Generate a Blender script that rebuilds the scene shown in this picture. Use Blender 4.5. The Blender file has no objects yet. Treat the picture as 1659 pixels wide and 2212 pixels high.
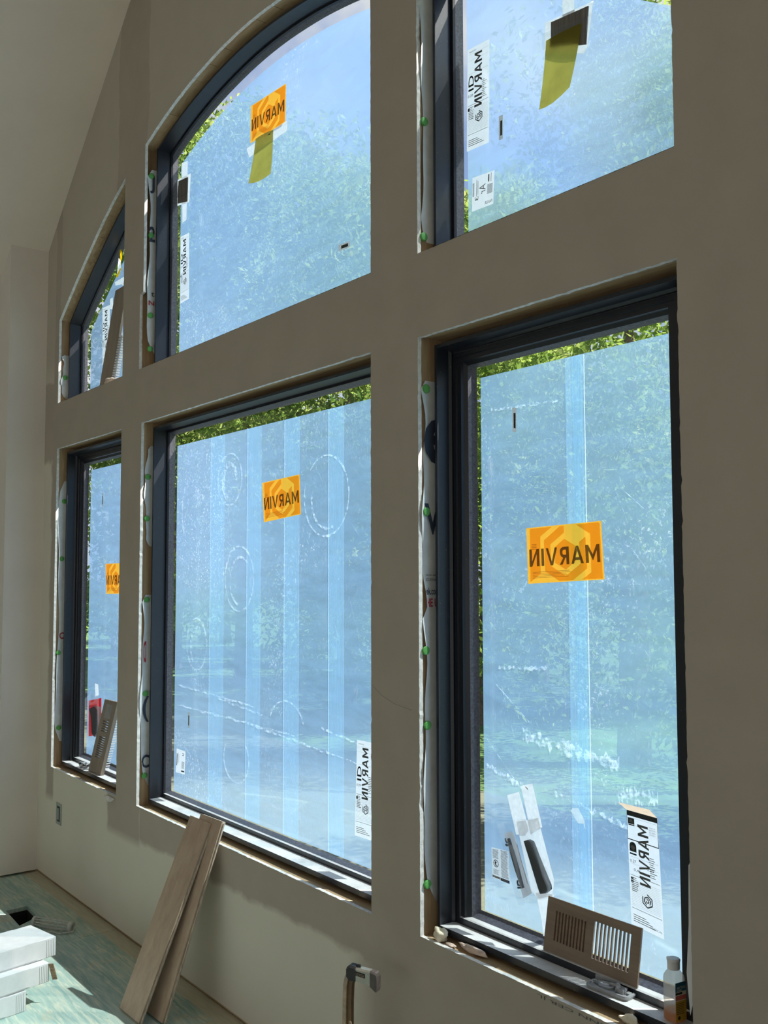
import bpy, bmesh, math, random
import numpy as np
from mathutils import Vector, Matrix

random.seed(7)
rng = np.random.default_rng(7)
scene = bpy.context.scene
col = scene.collection

# ------------------------------------------------------------------ camera
cd = bpy.data.cameras.new('camera')
cam = bpy.data.objects.new('camera', cd)
col.objects.link(cam)
YAW, PITCH, ROLL = 0.922, 0.065, -0.0021
fw = Vector((-math.sin(YAW)*math.cos(PITCH), math.cos(YAW)*math.cos(PITCH), math.sin(PITCH)))
rt = Vector((math.cos(YAW), math.sin(YAW), 0))
up = rt.cross(fw)
r2 = rt*math.cos(ROLL) + up*math.sin(ROLL)
u2 = up*math.cos(ROLL) - rt*math.sin(ROLL)
mw = Matrix((r2, u2, -fw)).transposed().to_4x4()
mw.translation = (3.1769, -1.7211, 1.55)
cam.matrix_world = mw
cd.sensor_fit = 'HORIZONTAL'
cd.sensor_width = 36.0
cd.lens = 2116.86/1659*36.0
cd.clip_start = 0.05
cd.clip_end = 500
scene.camera = cam

# ------------------------------------------------------------------ world
SUN_TO = Vector((0.45, 0.56, 1.0)).normalized()
world = bpy.data.worlds.new('sky')
scene.world = world
world.use_nodes = True
nt = world.node_tree
nt.nodes.clear()
wo = nt.nodes.new('ShaderNodeOutputWorld')
bg = nt.nodes.new('ShaderNodeBackground')
tc = nt.nodes.new('ShaderNodeTexCoord')
sep = nt.nodes.new('ShaderNodeSeparateXYZ')
nt.links.new(tc.outputs['Generated'], sep.inputs[0])
cr = nt.nodes.new('ShaderNodeValToRGB')
cr.color_ramp.elements[0].position = 0.0
cr.color_ramp.elements[0].color = (0.66, 0.78, 0.95, 1)
cr.color_ramp.elements[1].position = 0.75
cr.color_ramp.elements[1].color = (0.10, 0.27, 0.80, 1)
nt.links.new(sep.outputs['Z'], cr.inputs[0])
cn = nt.nodes.new('ShaderNodeTexNoise')
cn.inputs['Scale'].default_value = 4.2
cn.inputs['Detail'].default_value = 7
cn.inputs['Roughness'].default_value = 0.55
nt.links.new(tc.outputs['Generated'], cn.inputs['Vector'])
cm = nt.nodes.new('ShaderNodeMapRange')
cm.inputs[1].default_value = 0.42
cm.inputs[2].default_value = 0.60
nt.links.new(cn.outputs['Fac'], cm.inputs[0])
mx = nt.nodes.new('ShaderNodeMix')
mx.data_type = 'RGBA'
nt.links.new(cm.outputs[0], mx.inputs[0])
nt.links.new(cr.outputs[0], mx.inputs[6])
mx.inputs[7].default_value = (1.0, 1.0, 1.02, 1)
nt.links.new(mx.outputs[2], bg.inputs['Color'])
bg.inputs['Strength'].default_value = 0.85
nt.links.new(bg.outputs[0], wo.inputs[0])

sl = bpy.data.lights.new('sun', 'SUN')
sl.energy = 20.0
sl.angle = math.radians(0.53)
sl.color = (1.0, 0.95, 0.87)
so = bpy.data.objects.new('sun', sl)
col.objects.link(so)
so.rotation_euler = (-SUN_TO).to_track_quat('-Z', 'Y').to_euler()
so.location = (4, 6, 10)

scene.view_settings.view_transform = 'Standard'
scene.view_settings.look = 'None'
scene.view_settings.exposure = 0.0
scene.view_settings.gamma = 1.0
scene.view_settings.use_curve_mapping = False
scene.cycles.transparent_max_bounces = 32
scene.cycles.max_bounces = 10
scene.cycles.diffuse_bounces = 6
scene.cycles.sample_clamp_indirect = 6.0
scene.cycles.use_denoising = True

# ------------------------------------------------------------------ materials
class Mat:
    def __init__(s, name):
        s.m = bpy.data.materials.new(name)
        s.m.use_nodes = True
        s.t = s.m.node_tree
        s.t.nodes.clear()
        s.out = s.n('OutputMaterial')
    def n(s, typ, **kw):
        nd = s.t.nodes.new('ShaderNode' + typ)
        for k, v in kw.items():
            setattr(nd, k, v)
        return nd
    def l(s, a, b):
        s.t.links.new(a, b)
    def coord(s, scale=(1, 1, 1), kind='Object'):
        c = s.n('TexCoord'); mp = s.n('Mapping')
        mp.inputs['Scale'].default_value = scale
        s.l(c.outputs[kind], mp.inputs[0])
        return mp.outputs[0]
    def noise(s, vec, scale, detail=4, rough=0.55, dist=0):
        t = s.n('TexNoise')
        t.inputs['Scale'].default_value = scale
        t.inputs['Detail'].default_value = detail
        t.inputs['Roughness'].default_value = rough
        t.inputs['Distortion'].default_value = dist
        s.l(vec, t.inputs['Vector'])
        return t.outputs['Fac']
    def rng(s, v, a, b, c=0, d=1):
        r = s.n('MapRange')
        r.inputs[1].default_value = a; r.inputs[2].default_value = b
        r.inputs[3].default_value = c; r.inputs[4].default_value = d
        s.l(v, r.inputs[0])
        return r.outputs[0]
    def mix(s, f, a, b):
        m = s.n('Mix', data_type='RGBA')
        for v, i in ((f, 0), (a, 6), (b, 7)):
            if hasattr(v, 'links'):
                s.l(v, m.inputs[i])
            elif i == 0:
                m.inputs[0].default_value = v
            else:
                m.inputs[i].default_value = (*v, 1)
        return m.outputs[2]
    def math(s, op, a, b=0.0):
        m = s.n('Math', operation=op)
        for v, i in ((a, 0), (b, 1)):
            if hasattr(v, 'links'):
                s.l(v, m.inputs[i])
            else:
                m.inputs[i].default_value = v
        return m.outputs[0]
    def bump(s, h, strength, dist=0.01):
        b = s.n('Bump')
        b.inputs['Strength'].default_value = strength
        b.inputs['Distance'].default_value = dist
        s.l(h, b.inputs['Height'])
        return b.outputs[0]
    def pbr(s, c, rough=0.6, metal=0.0, normal=None, spec=0.5):
        p = s.n('BsdfPrincipled')
        if hasattr(c, 'links'):
            s.l(c, p.inputs['Base Color'])
        else:
            p.inputs['Base Color'].default_value = (*c, 1)
        if hasattr(rough, 'links'):
            s.l(rough, p.inputs['Roughness'])
        else:
            p.inputs['Roughness'].default_value = rough
        p.inputs['Metallic'].default_value = metal
        p.inputs['Specular IOR Level'].default_value = spec
        if normal is not None:
            s.l(normal, p.inputs['Normal'])
        return p.outputs[0]
    def sh(s, typ, c, rough=None):
        b = s.n(typ)
        if hasattr(c, 'links'):
            s.l(c, b.inputs['Color'])
        else:
            b.inputs['Color'].default_value = (*c, 1)
        if rough is not None:
            b.inputs['Roughness'].default_value = rough
        return b.outputs[0]
    def mixsh(s, f, a, b):
        m = s.n('MixShader')
        if hasattr(f, 'links'):
            s.l(f, m.inputs[0])
        else:
            m.inputs[0].default_value = f
        s.l(a, m.inputs[1]); s.l(b, m.inputs[2])
        return m.outputs[0]
    def done(s, o):
        s.l(o, s.out.inputs[0])
        return s.m

def plain(name, c, rough=0.6, metal=0.0, nscale=None, namt=0.15, bump=0.0, bscale=None, stretch=(1, 1, 1), spec=0.5):
    m = Mat(name)
    v = m.coord(stretch)
    f = m.noise(v, nscale or 20, 5)
    lo = tuple(x*(1-namt) for x in c); hi = tuple(min(1, x*(1+namt)) for x in c)
    cc = m.mix(m.rng(f, .3, .7), lo, hi)
    nrm = None
    if bump:
        nrm = m.bump(m.noise(v, bscale or 200, 3), bump, 0.002)
    return m.done(m.pbr(cc, rough, metal, nrm, spec))

def wood(name, dark, light, axis=2, scale=9, rough=0.55):
    m = Mat(name)
    st = [1.0, 1.0, 1.0]; st[axis] = 0.06
    v = m.coord(tuple(st))
    f = m.noise(v, scale*6, 6, 0.6, 0.6)
    g = m.noise(v, scale, 3, 0.5)
    c = m.mix(m.rng(f, .3, .7), dark, light)
    c = m.mix(m.rng(g, .35, .75, 0, .45), c, tuple(x*.8 for x in dark))
    return m.done(m.pbr(c, rough, 0, m.bump(f, .15, .001)))

def thin(name, c, trans=0.0, tcol=None, diff=0.15, nscale=40, namt=0.08):
    """thin sheet that glows when lit from behind: translucent + diffuse + a share let straight through"""
    m = Mat(name)
    f = m.noise(m.coord(), nscale, 4)
    lo = tuple(x*(1-namt) for x in c)
    cc = m.mix(m.rng(f, .3, .7), lo, c)
    a = m.mixsh(diff, m.sh('BsdfTranslucent', cc), m.sh('BsdfDiffuse', cc))
    if trans > 0:
        a = m.mixsh(trans, a, m.sh('BsdfTransparent', tcol or c))
    return m.done(a)

def ink(name, c):
    """ink printed on a translucent sheet: tints what shines through it"""
    m = Mat(name)
    return m.done(m.mixsh(0.12, m.sh('BsdfTransparent', c), m.sh('BsdfDiffuse', tuple(x*.5 for x in c))))

MT = {}
def build_materials():
    # wall paint: board paper lightened for floor bounce, warmer skimmed bands round the openings
    m = Mat('wall_board_paint_shaded')
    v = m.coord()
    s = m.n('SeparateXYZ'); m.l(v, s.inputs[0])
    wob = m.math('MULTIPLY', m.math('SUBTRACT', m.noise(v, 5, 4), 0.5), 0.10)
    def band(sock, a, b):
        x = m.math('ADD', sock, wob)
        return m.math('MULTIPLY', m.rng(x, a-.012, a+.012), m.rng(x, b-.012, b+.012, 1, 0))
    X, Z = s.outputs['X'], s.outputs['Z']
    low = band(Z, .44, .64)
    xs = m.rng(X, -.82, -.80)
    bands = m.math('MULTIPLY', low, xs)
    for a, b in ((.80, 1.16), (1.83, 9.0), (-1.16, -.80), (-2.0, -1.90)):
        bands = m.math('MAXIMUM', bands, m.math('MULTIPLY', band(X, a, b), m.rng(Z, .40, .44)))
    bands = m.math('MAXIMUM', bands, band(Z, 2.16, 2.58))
    bands = m.math('MAXIMUM', bands, m.rng(Z, 2.5, 2.7, 0, .7))  # upper wall toned down, standing in for weaker light
    bands = m.math('MAXIMUM', bands, m.rng(m.math('ADD', X, wob), .72, .86))  # whole right side darkened, its dimmer light painted into the colour
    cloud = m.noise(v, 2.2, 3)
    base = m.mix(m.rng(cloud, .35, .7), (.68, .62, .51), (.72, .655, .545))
    skim_shade = m.mix(m.rng(m.noise(v, 7, 4), .35, .7), (.39, .325, .26), (.43, .36, .29))
    c = m.mix(m.math('MULTIPLY', bands, .85), base, skim_shade)
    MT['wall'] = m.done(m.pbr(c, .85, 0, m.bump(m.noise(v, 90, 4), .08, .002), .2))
    MT['ceil'] = plain('ceiling_paint', (.86, .75, .64), .9, nscale=3, namt=.04, bump=.05, bscale=120, spec=.2)
    MT['return'] = plain('return_wall_paint', (.80, .72, .64), .85, nscale=3, namt=.04, bump=.06, bscale=100, spec=.2)
    MT['gyp'] = plain('torn_gypsum_edge', (.78, .75, .70), .9, nscale=60, namt=.2, bump=.6, bscale=300)
    # subfloor: green coated panel, worn, with cream scrapes and a bare strip along the wall
    m = Mat('green_subfloor_coating')
    v = m.coord((1, 1, 1)); vs = m.coord((.35, 3.2, 1))
    a = m.noise(vs, 6, 6, .62, .4); b = m.noise(v, 3.2, 5, .6); d = m.noise(vs, 22, 5, .6, .6)
    c = m.mix(m.rng(a, .35, .68), (.28, .42, .385), (.49, .60, .52))
    c = m.mix(m.rng(d, .45, .68, 0, .85), c, (.72, .70, .55))
    c = m.mix(m.rng(b, .56, .68, 0, .75), c, (.66, .53, .33))
    c = m.mix(m.rng(m.noise(v, 55, 3), .66, .72, 0, .7), c, (.17, .28, .27))
    s = m.n('SeparateXYZ'); m.l(v, s.inputs[0])
    edge = m.math('ADD', s.outputs['Y'], m.math('MULTIPLY', m.math('SUBTRACT', m.noise(v, 14, 3), .5), .03))
    c = m.mix(m.rng(edge, -.066, -.058), c, m.mix(m.rng(d, .3, .7), (.50, .47, .36), (.60, .56, .44)))
    MT['floor'] = m.done(m.pbr(c, .75, 0, m.bump(d, .25, .003), .3))
    MT['framing'] = wood('framing_lumber', (.33, .20, .10), (.52, .36, .20), 2, 12, .8)
    MT['framing_h'] = wood('framing_lumber_lying', (.40, .26, .13), (.62, .46, .28), 0, 12, .8)
    MT['sheath'] = plain('sheathing', (.30, .24, .17), .9, nscale=30, namt=.3)
    # black window frame, flat faces paled by dust and by painted-in sun glare
    m = Mat('black_window_frame_dust_glare')
    v = m.coord()
    g = m.n('NewGeometry'); s = m.n('SeparateXYZ'); m.l(g.outputs['Normal'], s.inputs[0])
    flat = m.rng(s.outputs['Z'], .6, .95)
    du = m.rng(m.noise(v, 14, 6, .65), .30, .55, .72, 1)
    f = m.math('MULTIPLY', flat, du)
    spk = m.rng(m.noise(v, 260, 2), .70, .76, 0, .5)
    f = m.math('MAXIMUM', f, m.math('MULTIPLY', spk, m.rng(m.noise(v, 4, 3), .45, .7)))
    c = m.mix(f, (.013, .014, .019), (.72, .70, .68))
    r = m.rng(f, 0, 1, .34, .8)
    MT['frame'] = m.done(m.pbr(c, r, 0, m.bump(m.noise(v, 320, 2), .05, .001)))
    MT['bead'] = plain('grey_glazing_bead', (.10, .10, .12), .5, nscale=150, namt=.4)
    MT['spacer'] = plain('aluminium_spacer', (.42, .42, .44), .4, .3, nscale=100)
    # clear pane with a faint surface reflection
    m = Mat('window_glass')
    MT['glass'] = m.done(m.mixsh(.04, m.sh('BsdfTransparent', (.97, .99, .985)), m.sh('BsdfGlossy', (.9, .95, 1), .02)))
    # blue protective film: milky, scuffed, lets part of the light straight through
    m = Mat('blue_protective_film')
    v = m.coord()
    st = m.noise(m.coord((1.2, 1, 5.5)), 7, 5, .6, .3)
    fine = m.noise(m.coord((9, 1, .8)), 60, 4, .7, .8)
    spk = m.noise(v, 110, 3, .7)
    mk_ = m.rng(m.noise(v, 2.1, 4, .6, 1.2), .45, .75)
    sc = m.math('MULTIPLY', m.rng(fine, .55, .72), mk_)
    sc = m.math('MAXIMUM', sc, m.math('MULTIPLY', m.rng(spk, .57, .72), m.rng(m.noise(v, 1.3, 3, .5, .8), .46, .62)))
    tr = m.mix(m.math('MULTIPLY', sc, .6), (.19, .355, .64), (.80, .87, .95))
    def film_mat(dst, base, rough, blur):
        f = m.math('ADD', base, m.math('MULTIPLY', sc, .22))
        f = m.math('ADD', f, m.rng(st, .3, .7, -.03, .05))
        rf = m.n('BsdfRefraction'); rf.inputs['Color'].default_value = (.78, .90, .98, 1)
        rf.inputs['IOR'].default_value = 1.10; rf.inputs['Roughness'].default_value = rough
        clear = m.mixsh(blur, m.sh('BsdfTransparent', (.80, .91, .98)), rf.outputs[0])
        MT[dst] = m.done(m.mixsh(f, clear, m.sh('BsdfTranslucent', tr)))
    film_mat('film', .33, .36, .60)
    m2 = m; m = Mat('thin_clear_film')
    st = m.noise(m.coord((1.2, 1, 5.5)), 7, 5, .6, .3)
    sc = m.rng(m.noise(m.coord((9, 1, .8)), 60, 4, .7, .8), .62, .76, 0, .5)
    tr = m.mix(sc, (.24, .43, .76), (.80, .87, .95))
    film_mat('film_clear', .21, .34, .72)
    m = Mat('film_overlap')
    f2 = m.rng(m.noise(m.coord((12, 1, .5)), 16, 4), .3, .7, .09, .16)
    MT['filmband'] = m.done(m.mixsh(f2, m.sh('BsdfTransparent', (.90, .97, 1)), m.sh('BsdfTranslucent', (.42, .66, .88))))
    m = Mat('film_seam')
    MT['filmseam'] = m.done(m.mixsh(.5, m.sh('BsdfTransparent', (1, 1, 1)), m.sh('BsdfTranslucent', (.9, .97, 1))))
    m = Mat('scuff_residue')
    f3 = m.rng(m.noise(m.coord(), 70, 4, .7), .42, .66, 0, .34)
    MT['scuff'] = m.done(m.mixsh(f3, m.sh('BsdfTransparent', (1, 1, 1)), m.sh('BsdfTranslucent', (.95, .97, 1))))
    MT['orange'] = thin('orange_sticker_film', (1.0, .42, .03), .12, (1.0, .50, .06), .05, 30, .08)
    MT['orange_ink'] = ink('deep_orange_ink', (.99, .62, .12))
    MT['dark_ink'] = ink('grey_brown_ink', (.16, .14, .12))
    MT['fine_ink'] = ink('fine_print_ink', (.45, .36, .26))
    MT['paper'] = thin('white_label_paper', (.84, .79, .775), .05, (.9, .86, .84), .18, 60, .06)
    MT['paper_fold'] = thin('folded_peach_paper', (.92, .66, .47), .0, None, .4, 60, .06)
    MT['greypaper'] = thin('grey_barcode_paper', (.42, .41, .39), .0, None, .4)
    MT['black_ink'] = plain('black_print', (.02, .02, .022), .7, spec=.2)
    MT['grey_ink'] = plain('grey_print', (.13, .125, .12), .8, spec=.2)
    MT['light_ink'] = plain('pale_grey_print', (.36, .34, .33), .8, spec=.2)
    MT['navy'] = plain('navy_print', (.03, .03, .09), .7)
    MT['tape'] = thin('white_tape', (.95, .93, .92), .15, (.97, .95, .94), .15, 90, .12)
    MT['bag'] = thin('clear_poly_bag', (.85, .88, .92), .91, (.98, .985, .99), .3, 50, .2)
    MT['card'] = thin('white_card', (.78, .77, .78), .0, None, .45)
    MT['yellow'] = thin('olive_yellow_paper', (.50, .42, .085), .0, None, .3, 18, .2)
    MT['red'] = thin('red_card', (.85, .10, .12), .0, None, .4)
    MT['brightyellow'] = thin('bright_yellow_strip', (.95, .70, .02), .0, None, .3)
    MT['black'] = plain('black_plastic', (.02, .02, .022), .45)
    MT['packet'] = plain('grey_brown_packet', (.17, .15, .13), .7, stretch=(14, 14, 1), nscale=8, namt=.35)
    MT['wrap'] = plain('white_house_wrap', (.72, .72, .70), .75, nscale=25, namt=.08, bump=.3, bscale=25)
    MT['nail'] = plain('green_cap_nail', (.10, .36, .07), .5)
    MT['nail_c'] = plain('nail_head', (.05, .16, .04), .5)
    MT['wrap_navy'] = plain('wrap_navy_print', (.035, .05, .08), .8)
    MT['wrap_red'] = plain('wrap_red_print', (.40, .03, .05), .8)
    MT['plank'] = wood('taupe_plank_face', (.43, .30, .21), (.58, .43, .31), 2, 5, .5)
    MT['plank_edge'] = plain('plank_edge', (.52, .43, .33), .7, nscale=120, namt=.35, stretch=(1, 1, .1))
    MT['carton'] = plain('white_cardboard', (.70, .685, .68), .7, nscale=30, namt=.05, bump=.15, bscale=40)
    MT['kraft'] = plain('corrugated_edge', (.22, .15, .09), .9, nscale=200, namt=.5)
    MT['register'] = wood('register_wood', (.20, .135, .09), (.31, .22, .15), 0, 8, .5)
    MT['register_v'] = wood('register_wood_upright', (.24, .185, .14), (.34, .27, .21), 2, 8, .5)
    MT['damper'] = plain('register_damper', (.34, .19, .12), .45, nscale=40, namt=.2)
    MT['steel'] = plain('chrome_steel', (.60, .55, .48), .30, .8, nscale=30, namt=.12)
    MT['ground_steel'] = plain('worn_steel_end', (.11, .085, .075), .45, .2, nscale=50, namt=.3)
    MT['handle'] = plain('tan_handle', (.42, .31, .21), .5, nscale=60, namt=.25)
    MT['handle_in'] = plain('handle_inner_face', (.16, .085, .03), .5, nscale=30, namt=.25)
    MT['tapeblack'] = plain('black_tape', (.028, .026, .025), .55, nscale=80, namt=.3, bump=.3, bscale=150)
    MT['cast'] = plain('grey_die_cast', (.34, .34, .35), .5, .2, nscale=60, namt=.1)
    MT['wire'] = plain('dull_wire', (.56, .55, .50), .45, .1, nscale=60, namt=.2)
    MT['hole'] = plain('dark_duct', (.012, .012, .012), .9)
    MT['outlet'] = plain('outlet_box_grey', (.34, .37, .33), .6)
    MT['foam'] = plain('cream_spray_foam', (.80, .70, .52), .8, nscale=40, namt=.15, bump=.5, bscale=60)
    MT['pinkfoam'] = plain('pinkish_foam', (.72, .56, .46), .8, nscale=40, namt=.2, bump=.5, bscale=60)
    MT['bottle'] = thin('milky_bottle_plastic', (.92, .84, .76), .50, (.97, .94, .90), .25, 30, .04)
    MT['liquid'] = thin('amber_liquid', (.95, .50, .10), .25, (.98, .62, .2), .2, 20, .05)
    MT['cap'] = plain('white_bottle_cap', (.74, .70, .67), .45, spec=.5)
    MT['lab_blue'] = plain('label_teal_blue', (.02, .10, .15), .5)
    MT['lab_black'] = plain('label_black', (.02, .02, .015), .5)
    MT['lab_red'] = plain('label_red', (.55, .12, .08), .5)
    MT['lab_gold'] = plain('label_gold', (.50, .27, .02), .5)
    MT['lab_cream'] = plain('label_cream', (.70, .62, .45), .6)
    MT['gravel'] = plain('bare_soil', (.085, .09, .06), .9, nscale=12, namt=.2, bump=.4, bscale=40)
    MT['grass'] = plain('lawn', (.06, .12, .03), .9, nscale=3, namt=.5, bump=.4, bscale=30)
    MT['bark'] = plain('bark', (.10, .075, .055), .9, nscale=14, namt=.4, bump=.5, bscale=30)
    for k, (ca, cb) in {'leafA': ((.06, .14, .025), (.24, .36, .06)), 'leafB': ((.035, .09, .02), (.14, .24, .04))}.items():
        m = Mat('foliage_' + ('light' if k == 'leafA' else 'dark'))
        g = m.n('NewGeometry')
        c = m.mix(g.outputs['Random Per Island'], ca, cb)
        # pale clumps put sunlit dapple into the leaf colour
        c = m.mix(m.rng(m.noise(m.coord((.55, .55, 1.5)), 1.5, 3, .55, .5), .54, .66, 0, .9), c, (.62, .66, .24))
        MT[k] = m.done(m.mixsh(.5, m.sh('BsdfDiffuse', c), m.sh('BsdfTranslucent', m.mix(.5, c, (.34, .42, .10)))))
build_materials()

# ------------------------------------------------------------------ geometry helpers
class G:
    def __init__(s):
        s.v, s.f = [], []
    def add(s, v, f):
        o = len(s.v)
        s.v += [tuple(p) for p in v]
        s.f += [tuple(i+o for i in q) for q in f]
        return s
    def box(s, x0, x1, y0, y1, z0, z1):
        v = [(x, y, z) for z in (z0, z1) for y in (y0, y1) for x in (x0, x1)]
        return s.add(v, [(0, 2, 3, 1), (4, 5, 7, 6), (0, 1, 5, 4), (2, 6, 7, 3), (0, 4, 6, 2), (1, 3, 7, 5)])
    def frame_box(s, o, a, b, c):
        o, a, b, c = map(Vector, (o, a, b, c))
        v = [o + i*a + j*b + k*c for k in (0, 1) for j in (0, 1) for i in (0, 1)]
        return s.add(v, [(0, 2, 3, 1), (4, 5, 7, 6), (0, 1, 5, 4), (2, 6, 7, 3), (0, 4, 6, 2), (1, 3, 7, 5)])
    def tube(s, pts, rad, n=8, cap=True, ell=None):
        pts = [Vector(p) for p in pts]
        rads = rad if isinstance(rad, (list, tuple)) else [rad]*len(pts)
        prev = None; rings = []
        for i, p in enumerate(pts):
            t = (pts[min(i+1, len(pts)-1)] - pts[max(i-1, 0)]).normalized()
            if prev is None:
                a = t.orthogonal().normalized()
            else:
                a = (prev - t*prev.dot(t)).normalized()
            prev = a
            b = t.cross(a)
            rings.append([p + (a*math.cos(2*math.pi*k/n) + b*math.sin(2*math.pi*k/n)*(ell or 1))*rads[i] for k in range(n)])
        v = [q for r in rings for q in r]; f = []
        for i in range(len(rings)-1):
            for k in range(n):
                f.append((i*n+k, i*n+(k+1) % n, (i+1)*n+(k+1) % n, (i+1)*n+k))
        if cap:
            f.append(tuple(range(n-1, -1, -1))); f.append(tuple((len(rings)-1)*n+k for k in range(n)))
        return s.add(v, f)
    def loft(s, rings, cap=True):
        n = len(rings[0]); v = [q for r in rings for q in r]; f = []
        for i in range(len(rings)-1):
            for k in range(n):
                f.append((i*n+k, i*n+(k+1) % n, (i+1)*n+(k+1) % n, (i+1)*n+k))
        if cap:
            f.append(tuple(range(n-1, -1, -1))); f.append(tuple((len(rings)-1)*n+k for k in range(n)))
        return s.add(v, f)
    def prism(s, poly, y0, y1):
        n = len(poly)
        v = [(x, y0, z) for x, z in poly] + [(x, y1, z) for x, z in poly]
        f = [tuple(range(n)), tuple(range(2*n-1, n-1, -1))]
        f += [(i, n+i, n+(i+1) % n, (i+1) % n) for i in range(n)]
        return s.add(v, f)
    def map(s, fn):
        s.v = [tuple(fn(*p)) for p in s.v]
        return s

ORG = {}
def tag(o, label=None, cat=None, group=None, kind=None):
    if label: o['label'] = label
    if cat: o['category'] = cat
    if group: o['group'] = group
    if kind: o['kind'] = kind
    return o

def thing(name, loc, label=None, cat=None, group=None, kind=None):
    o = bpy.data.objects.new(name, None)
    o.empty_display_size = 0.05
    col.objects.link(o)
    o.location = loc
    ORG[o.name] = Vector(loc)
    return tag(o, label, cat, group, kind)

def mk(name, g, mat, parent=None, smooth=False, bevel=0.0, origin=None, **kw):
    v = np.array(g.v, dtype=float)
    if parent is not None:
        org = ORG[parent.name]
    elif origin is not None:
        org = Vector(origin)
    else:
        org = Vector(((v[:, 0].min()+v[:, 0].max())/2, (v[:, 1].min()+v[:, 1].max())/2, v[:, 2].min()))
    me = bpy.data.meshes.new(name)
    me.from_pydata((v - np.array(org)).tolist(), [], g.f)
    mats = mat if isinstance(mat, (list, tuple)) else [mat]
    for mm in mats:
        me.materials.append(MT[mm] if isinstance(mm, str) else mm)
    bm = bmesh.new(); bm.from_mesh(me)
    bmesh.ops.recalc_face_normals(bm, faces=bm.faces)
    if bevel:
        ed = [e for e in bm.edges if len(e.link_faces) == 2 and e.calc_face_angle(0) > .5]
        bmesh.ops.bevel(bm, geom=ed, offset=bevel, segments=2, affect='EDGES', profile=.6)
    bm.to_mesh(me); bm.free()
    if smooth:
        me.polygons.foreach_set('use_smooth', [True]*len(me.polygons))
    o = bpy.data.objects.new(name, me)
    col.objects.link(o)
    if parent is not None:
        o.parent = parent
    else:
        o.location = org
    ORG[o.name] = org
    return tag(o, **kw)

def fill2d(loops, thick=0.0):
    """filled outline with holes -> vertices (u, v, w) and faces"""
    cu = bpy.data.curves.new('outline', 'CURVE')
    cu.dimensions = '2D'; cu.fill_mode = 'BOTH'; cu.extrude = thick/2
    for lp in loops:
        sp = cu.splines.new('POLY')
        sp.points.add(len(lp)-1)
        for p, q in zip(sp.points, lp):
            p.co = (q[0], q[1], 0, 1)
        sp.use_cyclic_u = True
    ob = bpy.data.objects.new('outline', cu)
    me = bpy.data.meshes.new_from_object(ob)
    v = [tuple(p.co) for p in me.vertices]; f = [tuple(p.vertices) for p in me.polygons]
    bpy.data.objects.remove(ob); bpy.data.meshes.remove(me); bpy.data.curves.remove(cu)
    return v, f

TXT = {}
def text2d(body, bold=0.0):
    k = (body, bold)
    if k in TXT:
        return TXT[k]
    cu = bpy.data.curves.new('lettering', 'FONT')
    cu.body = body; cu.size = 1.0; cu.offset = bold; cu.resolution_u = 3
    ob = bpy.data.objects.new('lettering', cu)
    me = bpy.data.meshes.new_from_object(ob)
    v = np.array([tuple(p.co) for p in me.vertices]); f = [tuple(p.vertices) for p in me.polygons]
    bpy.data.objects.remove(ob); bpy.data.meshes.remove(me); bpy.data.curves.remove(cu)
    mn, mxx = v[:, :2].min(0), v[:, :2].max(0)
    v = (v[:, :2]-mn)/(mxx-mn)          # unit box
    TXT[k] = (v, f)
    return TXT[k]

def xz(v2, y):
    return [(x, y, z) for x, z in v2]

# ------------------------------------------------------------------ layout of the window wall (metres, wall face at y = 0)
A_, G_, W_ = 0.8432, 0.2228, 0.8659
L0, L1, M0, M1, R0, R1 = -A_-G_-W_, -A_-G_, -A_, A_, A_+G_, A_+G_+W_
Z0, Z1, Z2 = 0.5754, 2.2188, 2.4603
AX = [0, .28, .52, .72, .843, 1.076, 1.322, 1.708, 1.94, 2.2]
AZ = [3.602, 3.585, 3.549, 3.501, 3.462, 3.385, 3.278, 3.048, 2.895, 2.70]
def arch(x):
    return float(np.interp(abs(x), AX, AZ))
_xs = np.linspace(0, 2.2, 221); _zs = np.interp(_xs, AX, AZ)
_k = np.ones(31)/31; _zs = np.convolve(np.pad(_zs, 15, mode='edge'), _k, 'valid') if False else _zs
def arch_s(x):
    # smoothed curve through the measured points
    t = abs(x); s_ = 0; n_ = 0
    for d in np.linspace(-.14, .14, 15):
        s_ += float(np.interp(abs(t+d), AX, AZ)); n_ += 1
    return s_/n_ + .004
def arch_off(x, d):
    h = .01
    sl_ = (arch_s(x+h)-arch_s(x-h))/(2*h)
    return arch_s(x) - d*math.sqrt(1+sl_*sl_)

WIN = {  # x0, x1, z0, z1 (None: arched head)
    'L': (L0, L1, Z0, Z1), 'M': (M0, M1, Z0, Z1), 'R': (R0, R1, Z0, Z1),
    'uL': (L0, L1, Z2, None), 'uM': (M0, M1, Z2, None), 'uR': (R0, R1, Z2, None)}

def outline(w, dl, dr, db, dt, n=28):
    x0, x1, z0, z1 = WIN[w]
    a, b = x0+dl, x1-dr
    if z1 is not None:
        head = [(a, z1-dt), (b, z1-dt)]
    else:
        head = [(x, arch_off(x, dt)) for x in np.linspace(a, b, n)]
    return [(a, z0+db)], head, [(b, z0+db)]

def jitter_loop(pts, amp, step, seed):
    rr = random.Random(seed); out = []
    for i, p in enumerate(pts):
        q = pts[(i+1) % len(pts)]
        d = math.hypot(q[0]-p[0], q[1]-p[1]); n = max(1, int(d/step))
        for k in range(n):
            t = k/n
            j = amp if k else amp*.3
            nx, nz = -(q[1]-p[1])/max(d, 1e-6), (q[0]-p[0])/max(d, 1e-6)
            r = (rr.random()-.5)*2*j
            if rr.random() < .06: r *= 3.5
            out.append((p[0]+(q[0]-p[0])*t+nx*r, p[1]+(q[1]-p[1])*t+nz*r))
    return out

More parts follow.
